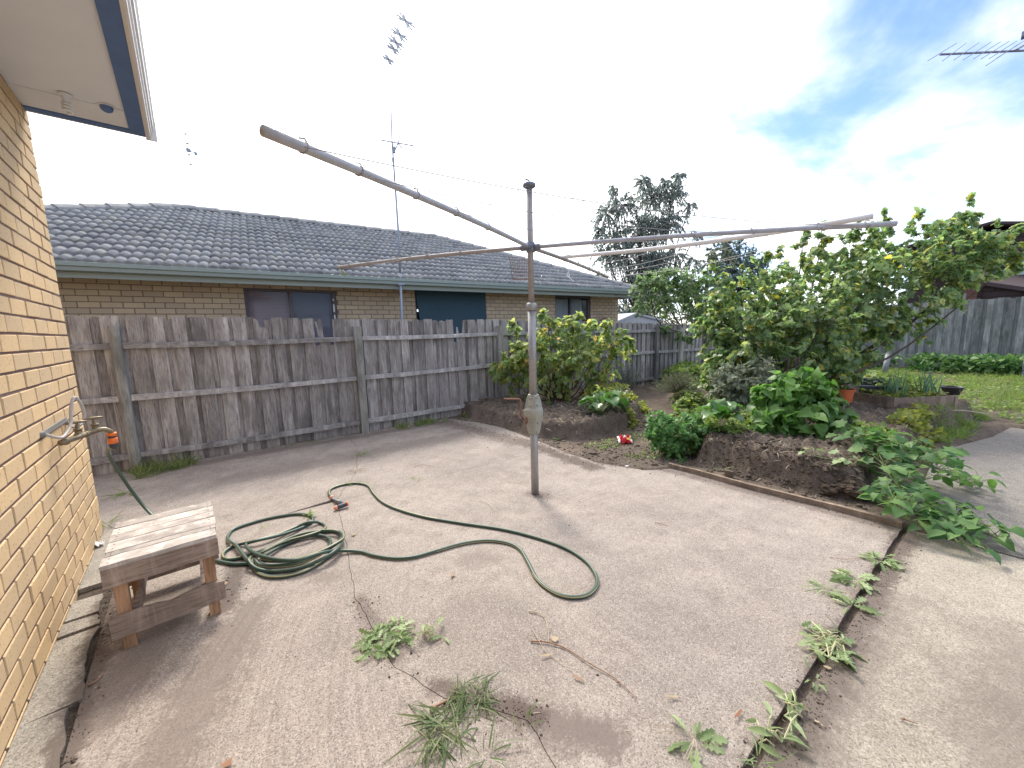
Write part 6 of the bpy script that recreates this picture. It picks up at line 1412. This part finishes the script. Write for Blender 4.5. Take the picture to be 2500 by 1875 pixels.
# ================================================================ WEEDS AND LITTER ON THE CONCRETE
BLADE2 = leaf_shape([(.014, 0), (.024, .3), (.02, .65), (.002, 1)], .6, -1.0)
BLADE3 = leaf_shape([(.02, 0), (.03, .25), (.022, .6), (.002, 1)], .3, -.1)
def rosette(label, px, py, n, L, shape, mat, seed, up=.35, sx=1., root=False, name='weed', hr=.03, wid=1., flat=False):
    b = gp(px, py, .0); R = np.random.default_rng(seed); t = thing(name, label, 'weed', (b.x, b.y, 0), 'weeds on the patio')
    P, D, Nn, S = [], [], [], []; m = MB(); has = False
    for k in range(n):
        a = R.uniform(0, 2*PI); r = hr*math.sqrt(R.uniform(0, 1)); p = np.array([b.x+r*math.cos(a)*sx, b.y+r*math.sin(a), .006+R.uniform(0, .015)])
        if flat:                                                   # wilted: leaves lie scattered along their stalks
            q = np.array([b.x+R.normal()*L*.7*sx, b.y+R.normal()*L*.45, .008+R.uniform(0, .03)]); m.tube([tuple(p), tuple((p+q)/2+[0, 0, .02]), tuple(q)], .0025, 4); has = True; p = q
        P.append(p); a += R.normal()*(.5 if hr < .05 else 1.6); D.append([math.cos(a)*sx, math.sin(a), R.uniform(.02, up)]); Nn.append([R.normal()*.7, R.normal()*.7, 1]); S.append(L*R.uniform(.45, 1.2))
    if has: m.build('stalks', M_STEMP, t)
    if shape is BLADE:
        q = n//3
        for sp_, (i0, i1) in ((BLADE, (0, q)), (BLADE2, (q, 2*q)), (BLADE3, (2*q, n))): leaves(t, sp_, P[i0:i1], D[i0:i1], Nn[i0:i1], S[i0:i1], mat, 20, 'blade', 'blades')
    else: leaves(t, shape, P, D, Nn, S, mat, 60 if n <= 60 else 40)
    if root:
        m = MB()
        for k in range(9):
            a = R.uniform(2.2, 4.2); p = Vector((b.x, b.y, .02)); m.tube(curve([p, p+Vector((math.cos(a)*.05, math.sin(a)*.05+.02, .015)), p+Vector((math.cos(a)*.11, math.sin(a)*.09+.04, .004))], 3), .0012, 4)
        m.build('roots', M_STRAW, t)
    return t
rosette('broad pale dandelion patch lying near the middle of the patio crack', 940, 1562, 110, .062, JAG, M_LWEED, 1, .5, 1.3, hr=.085)
rosette('thin trailing weed strand right of the pale dandelion patch', 1045, 1560, 12, .06, JAG, M_LWEED, 2, .2, 1, flat=True)
rosette('large sprawling grass weed at the bottom of the patio crack', 1085, 1790, 90, .13, BLADE, M_LGRASSW, 3, .38, name='grass_weed', hr=.075)
rosette('denser grass tuft joined above the large sprawling grass weed', 1155, 1700, 90, .09, BLADE, M_LGRASSW, 4, .5, name='grass_weed', hr=.065)
rosette('lower short bladed grass fringe cut by the bottom of the photo', 1190, 1855, 14, .11, BLADE, M_LGRASSW, 5, .8, name='grass_weed')
rosette('single upright grass sprig at the dirt patch edge', 1280, 1778, 7, .07, BLADE, M_GRASS, 6, 2.5, name='grass_weed')
rosette('uprooted weed with tan hair roots near the bottom right', 1695, 1815, 14, .085, JAG, M_LWEED, 7, .4, root=True)
rosette('topmost wilted weed at the head of the wide joint', 2145, 1372, 26, .085, JAG, M_LWEED, 8, .5)
rosette('second wilted weed down the wide joint with pale leaf backs', 2085, 1417, 22, .095, JAG, M_LWEED, 9, .4)
rosette('starburst shaped wilted weed left of the wide joint', 2012, 1440, 28, .095, BLADE, M_LWEED, 10, .35)
rosette('small drooping weed over the bend in the wide joint', 2080, 1482, 20, .085, JAG, M_LWEED, 11, .4)
rosette('largest wilted leafy weed lying across the wide joint', 2030, 1580, 44, .085, JAG, M_LWEED, 12, .35, flat=True)
rosette('tiny green sprout inside the wide joint', 1980, 1668, 9, .03, BROAD, M_LWEED, 13, .8)
rosette('thin weed with curled pale stalk by the lower wide joint', 1935, 1745, 12, .07, BROAD, M_LWEED, 14, .5, flat=True)
rosette('small drooping seedling below the curled stalk weed', 1870, 1808, 8, .06, BROAD, M_LWEED, 15, .6, flat=True)
rosette('grassy weed where the wide joint meets the photo bottom', 1855, 1862, 14, .08, BLADE, M_LWEED, 16, 1.2, name='grass_weed')
rosette('straw coloured weed tuft on the far crack below the fence post', 885, 1112, 20, .11, BLADE, M_LLOW, 17, 1.3, name='grass_weed')
rosette('flat dead brown weed below the straw coloured tuft', 872, 1150, 26, .10, BLADE, M_STRAW, 18, .2, name='grass_weed')
rosette('wispy weed stems inside the far bend of the hose', 868, 1185, 14, .10, BLADE, M_LLOW, 19, .9, name='grass_weed')
rosette('low green weed on the joint left of the clothesline pole', 1018, 1172, 16, .07, BLADE, M_LLOW, 20, .7, name='grass_weed')
rosette('bright weed caught under the small far hose loop', 752, 1263, 12, .055, BROAD, M_LLOW, 21, 1.2)
rosette('faint weed seedling inside the far hose loop', 648, 1292, 16, .05, BLADE, M_LWEED, 22, .8, name='grass_weed')
rosette('grass tuft beside the wall joint behind the stool', 262, 1285, 22, .13, BLADE, M_GRASS, 23, 1.6, name='grass_weed')
rosette('spreading grass tuft between the stool and the fence', 310, 1208, 24, .15, BLADE, M_GRASS, 24, .7, name='grass_weed')
rosette('lone sprig at the top of the patio crack', 875, 1468, 6, .05, BLADE, M_LGRASSW, 25, 1.6, name='grass_weed')
rosette('small seedling at the edge of the far soil mound', 1365, 1075, 16, .07, TREF, M_LSAP, 26, .9)
rosette('wiry weed growing beside the peg of the timber edging', 1762, 1150, 18, .10, BLADE, M_LWEED, 27, 1.6, name='grass_weed')
def twig(label, pts, r, mat, name='twig', cat='twig', z=.006):
    P = curve([gp(x, y, z+.004*(i % 2)) for i, (x, y) in enumerate(pts)], 5); m = MB(); m.tube(P, [r*(1-.55*i/(len(P)-1)) for i in range(len(P))], 6)
    for i in range(3, len(P)-2, 6): q = P[i]; m.tube([q, q+Vector((RNG.normal()*.006, RNG.normal()*.006, .006))], r*.9, 5)
    return tag(m.build(name, mat, None, True), label, cat, 'twigs on the patio')
twig('long reddish cane lying across the lower patio', [(1296, 1565), (1340, 1568), (1385, 1585), (1440, 1620), (1500, 1655), (1555, 1705)], .0034, M_TWIG)
twig('pale bent root above the long reddish cane', [(1290, 1492), (1315, 1496), (1330, 1510), (1338, 1535), (1340, 1570)], .0028, M_STRAW, 'root', 'root')
twig('thin pale stalk beside the long reddish cane', [(1300, 1535), (1325, 1580), (1350, 1605), (1390, 1630), (1440, 1672)], .0016, M_STRAW)
twig('short thick red brown stick by the grass tuft', [(1050, 1733), (1072, 1720), (1098, 1707)], .0075, M_TWIG)
twig('thin pale curved straw right of the pole base', [(1172, 1222), (1195, 1232), (1210, 1250)], .0022, M_STRAW)
twig('dark straight twig on the right patio near the soil edging', [(1598, 1275), (1615, 1279), (1632, 1283)], .0025, M_TWIG)
twig('fine dark twig pair left of the topmost joint weed', [(2025, 1360), (2060, 1365), (2110, 1362)], .0018, M_TWIG)
twig('dark thin twig on the bare right slab', [(2198, 1754), (2220, 1760), (2240, 1767)], .0025, M_TWIG)
twig('short tan twig near the lower joint', [(1990, 1760), (2010, 1773)], .004, M_STRAW)
twig('slim pale stalk right of the big hose loop', [(1308, 1350), (1313, 1362), (1318, 1370)], .002, M_STRAW)
twig('curved dark stick at the foot of the wall strip', [(215, 1672), (235, 1662), (255, 1643)], .004, M_TWIG)
twig('pale twig on the far patio below the fence', [(1010, 1140), (1030, 1135), (1060, 1138)], .002, M_TWIG)
SLIM = leaf_shape([(.01, 0), (.06, .2), (.085, .5), (.05, .8), (.005, 1)], .4, -.2)
def leaf1(label, px, py, L, a, shape=SLIM, mat=M_DRY, name='dry_leaf'):
    b = gp(px, py, .006); sv, sf = shape; m = MB(); c, s_ = math.cos(a), math.sin(a)
    m.add([(b.x+L*(x*c-y*s_), b.y+L*(x*s_+y*c), b.z+.004+L*abs(z)*.5) for x, y, z in sv], [tuple(f) for f in sf]); tag(m.build(name, mat, None, True), label, 'leaf', 'dry leaves on the patio')
leaf1('pale slender leaf just below the long cane', 1352, 1598, .065, 1.1); leaf1('pale slender leaf at the end of the thin stalk', 1428, 1665, .06, .3); leaf1('curled dark leaf above the long cane', 1360, 1565, .035, .2, HEART)
leaf1('narrow tan leaf on the lower right patio', 1660, 1702, .06, .9); leaf1('red leaf left of the lower wide joint', 1812, 1733, .06, 1.5); leaf1('orange curled leaf right of the wide joint', 2030, 1633, .03, .6, OVAL)
leaf1('small dark leaf inside the patio near the big hose loop', 1108, 1402, .03, 2.1, HEART); leaf1('dark crumpled leaf right of the hose coil', 866, 1306, .03, .5, HEART); leaf1('pale chip of bark on the soil below the packet', 1545, 1106, .07, .9, OVAL)
leaf1('tan leaf by the front right leg of the stool', 553, 1426, .03, 1., HEART); leaf1('pale leaf at the bottom left of the patio', 565, 1862, .03, 1.3, HEART); leaf1('small white scrap on the patio edge below the soil', 1535, 1138, .05, 1.2, OVAL, M_WHITE, 'paper_scrap')
# scrap of plastic by the wall
c = gp(243, 1328, .02); m = MB(); R = random.Random(5); V = []
for i in range(6):
    for j in range(4): V.append((c.x-.02+.009*i+R.uniform(-.004, .004), c.y-.03+.02*j+R.uniform(-.006, .006), .014+R.uniform(0, .03)))
m.add(V, [(4*i+j, 4*i+4+j, 4*i+5+j, 4*i+1+j) for i in range(5) for j in range(3)]); tag(m.build('plastic_scrap', M_WHITE, None), 'crumpled white plastic scrap wedged at the wall foot behind the stool', 'litter')
# fine specks, chips and fibres strewn over the slabs
n = 900; q = np.column_stack([RNG.uniform(-.4, 3.5, n), RNG.uniform(.3, 5.4, n)]); P = np.column_stack([q, np.full(n, .003)])
before = set(COL.objects); leaves(None, BLADE, P, rdir(n)*[1, 1, .05], rdir(n)*.3+[0, 0, 1], RNG.uniform(.01, .05, n), M_STRAW, 0, 'fibre', 'straw_fibres')
for x in COL.objects:
    if x not in before: tag(x, 'fine straw fibres strewn across the patio', None, None, 'stuff')
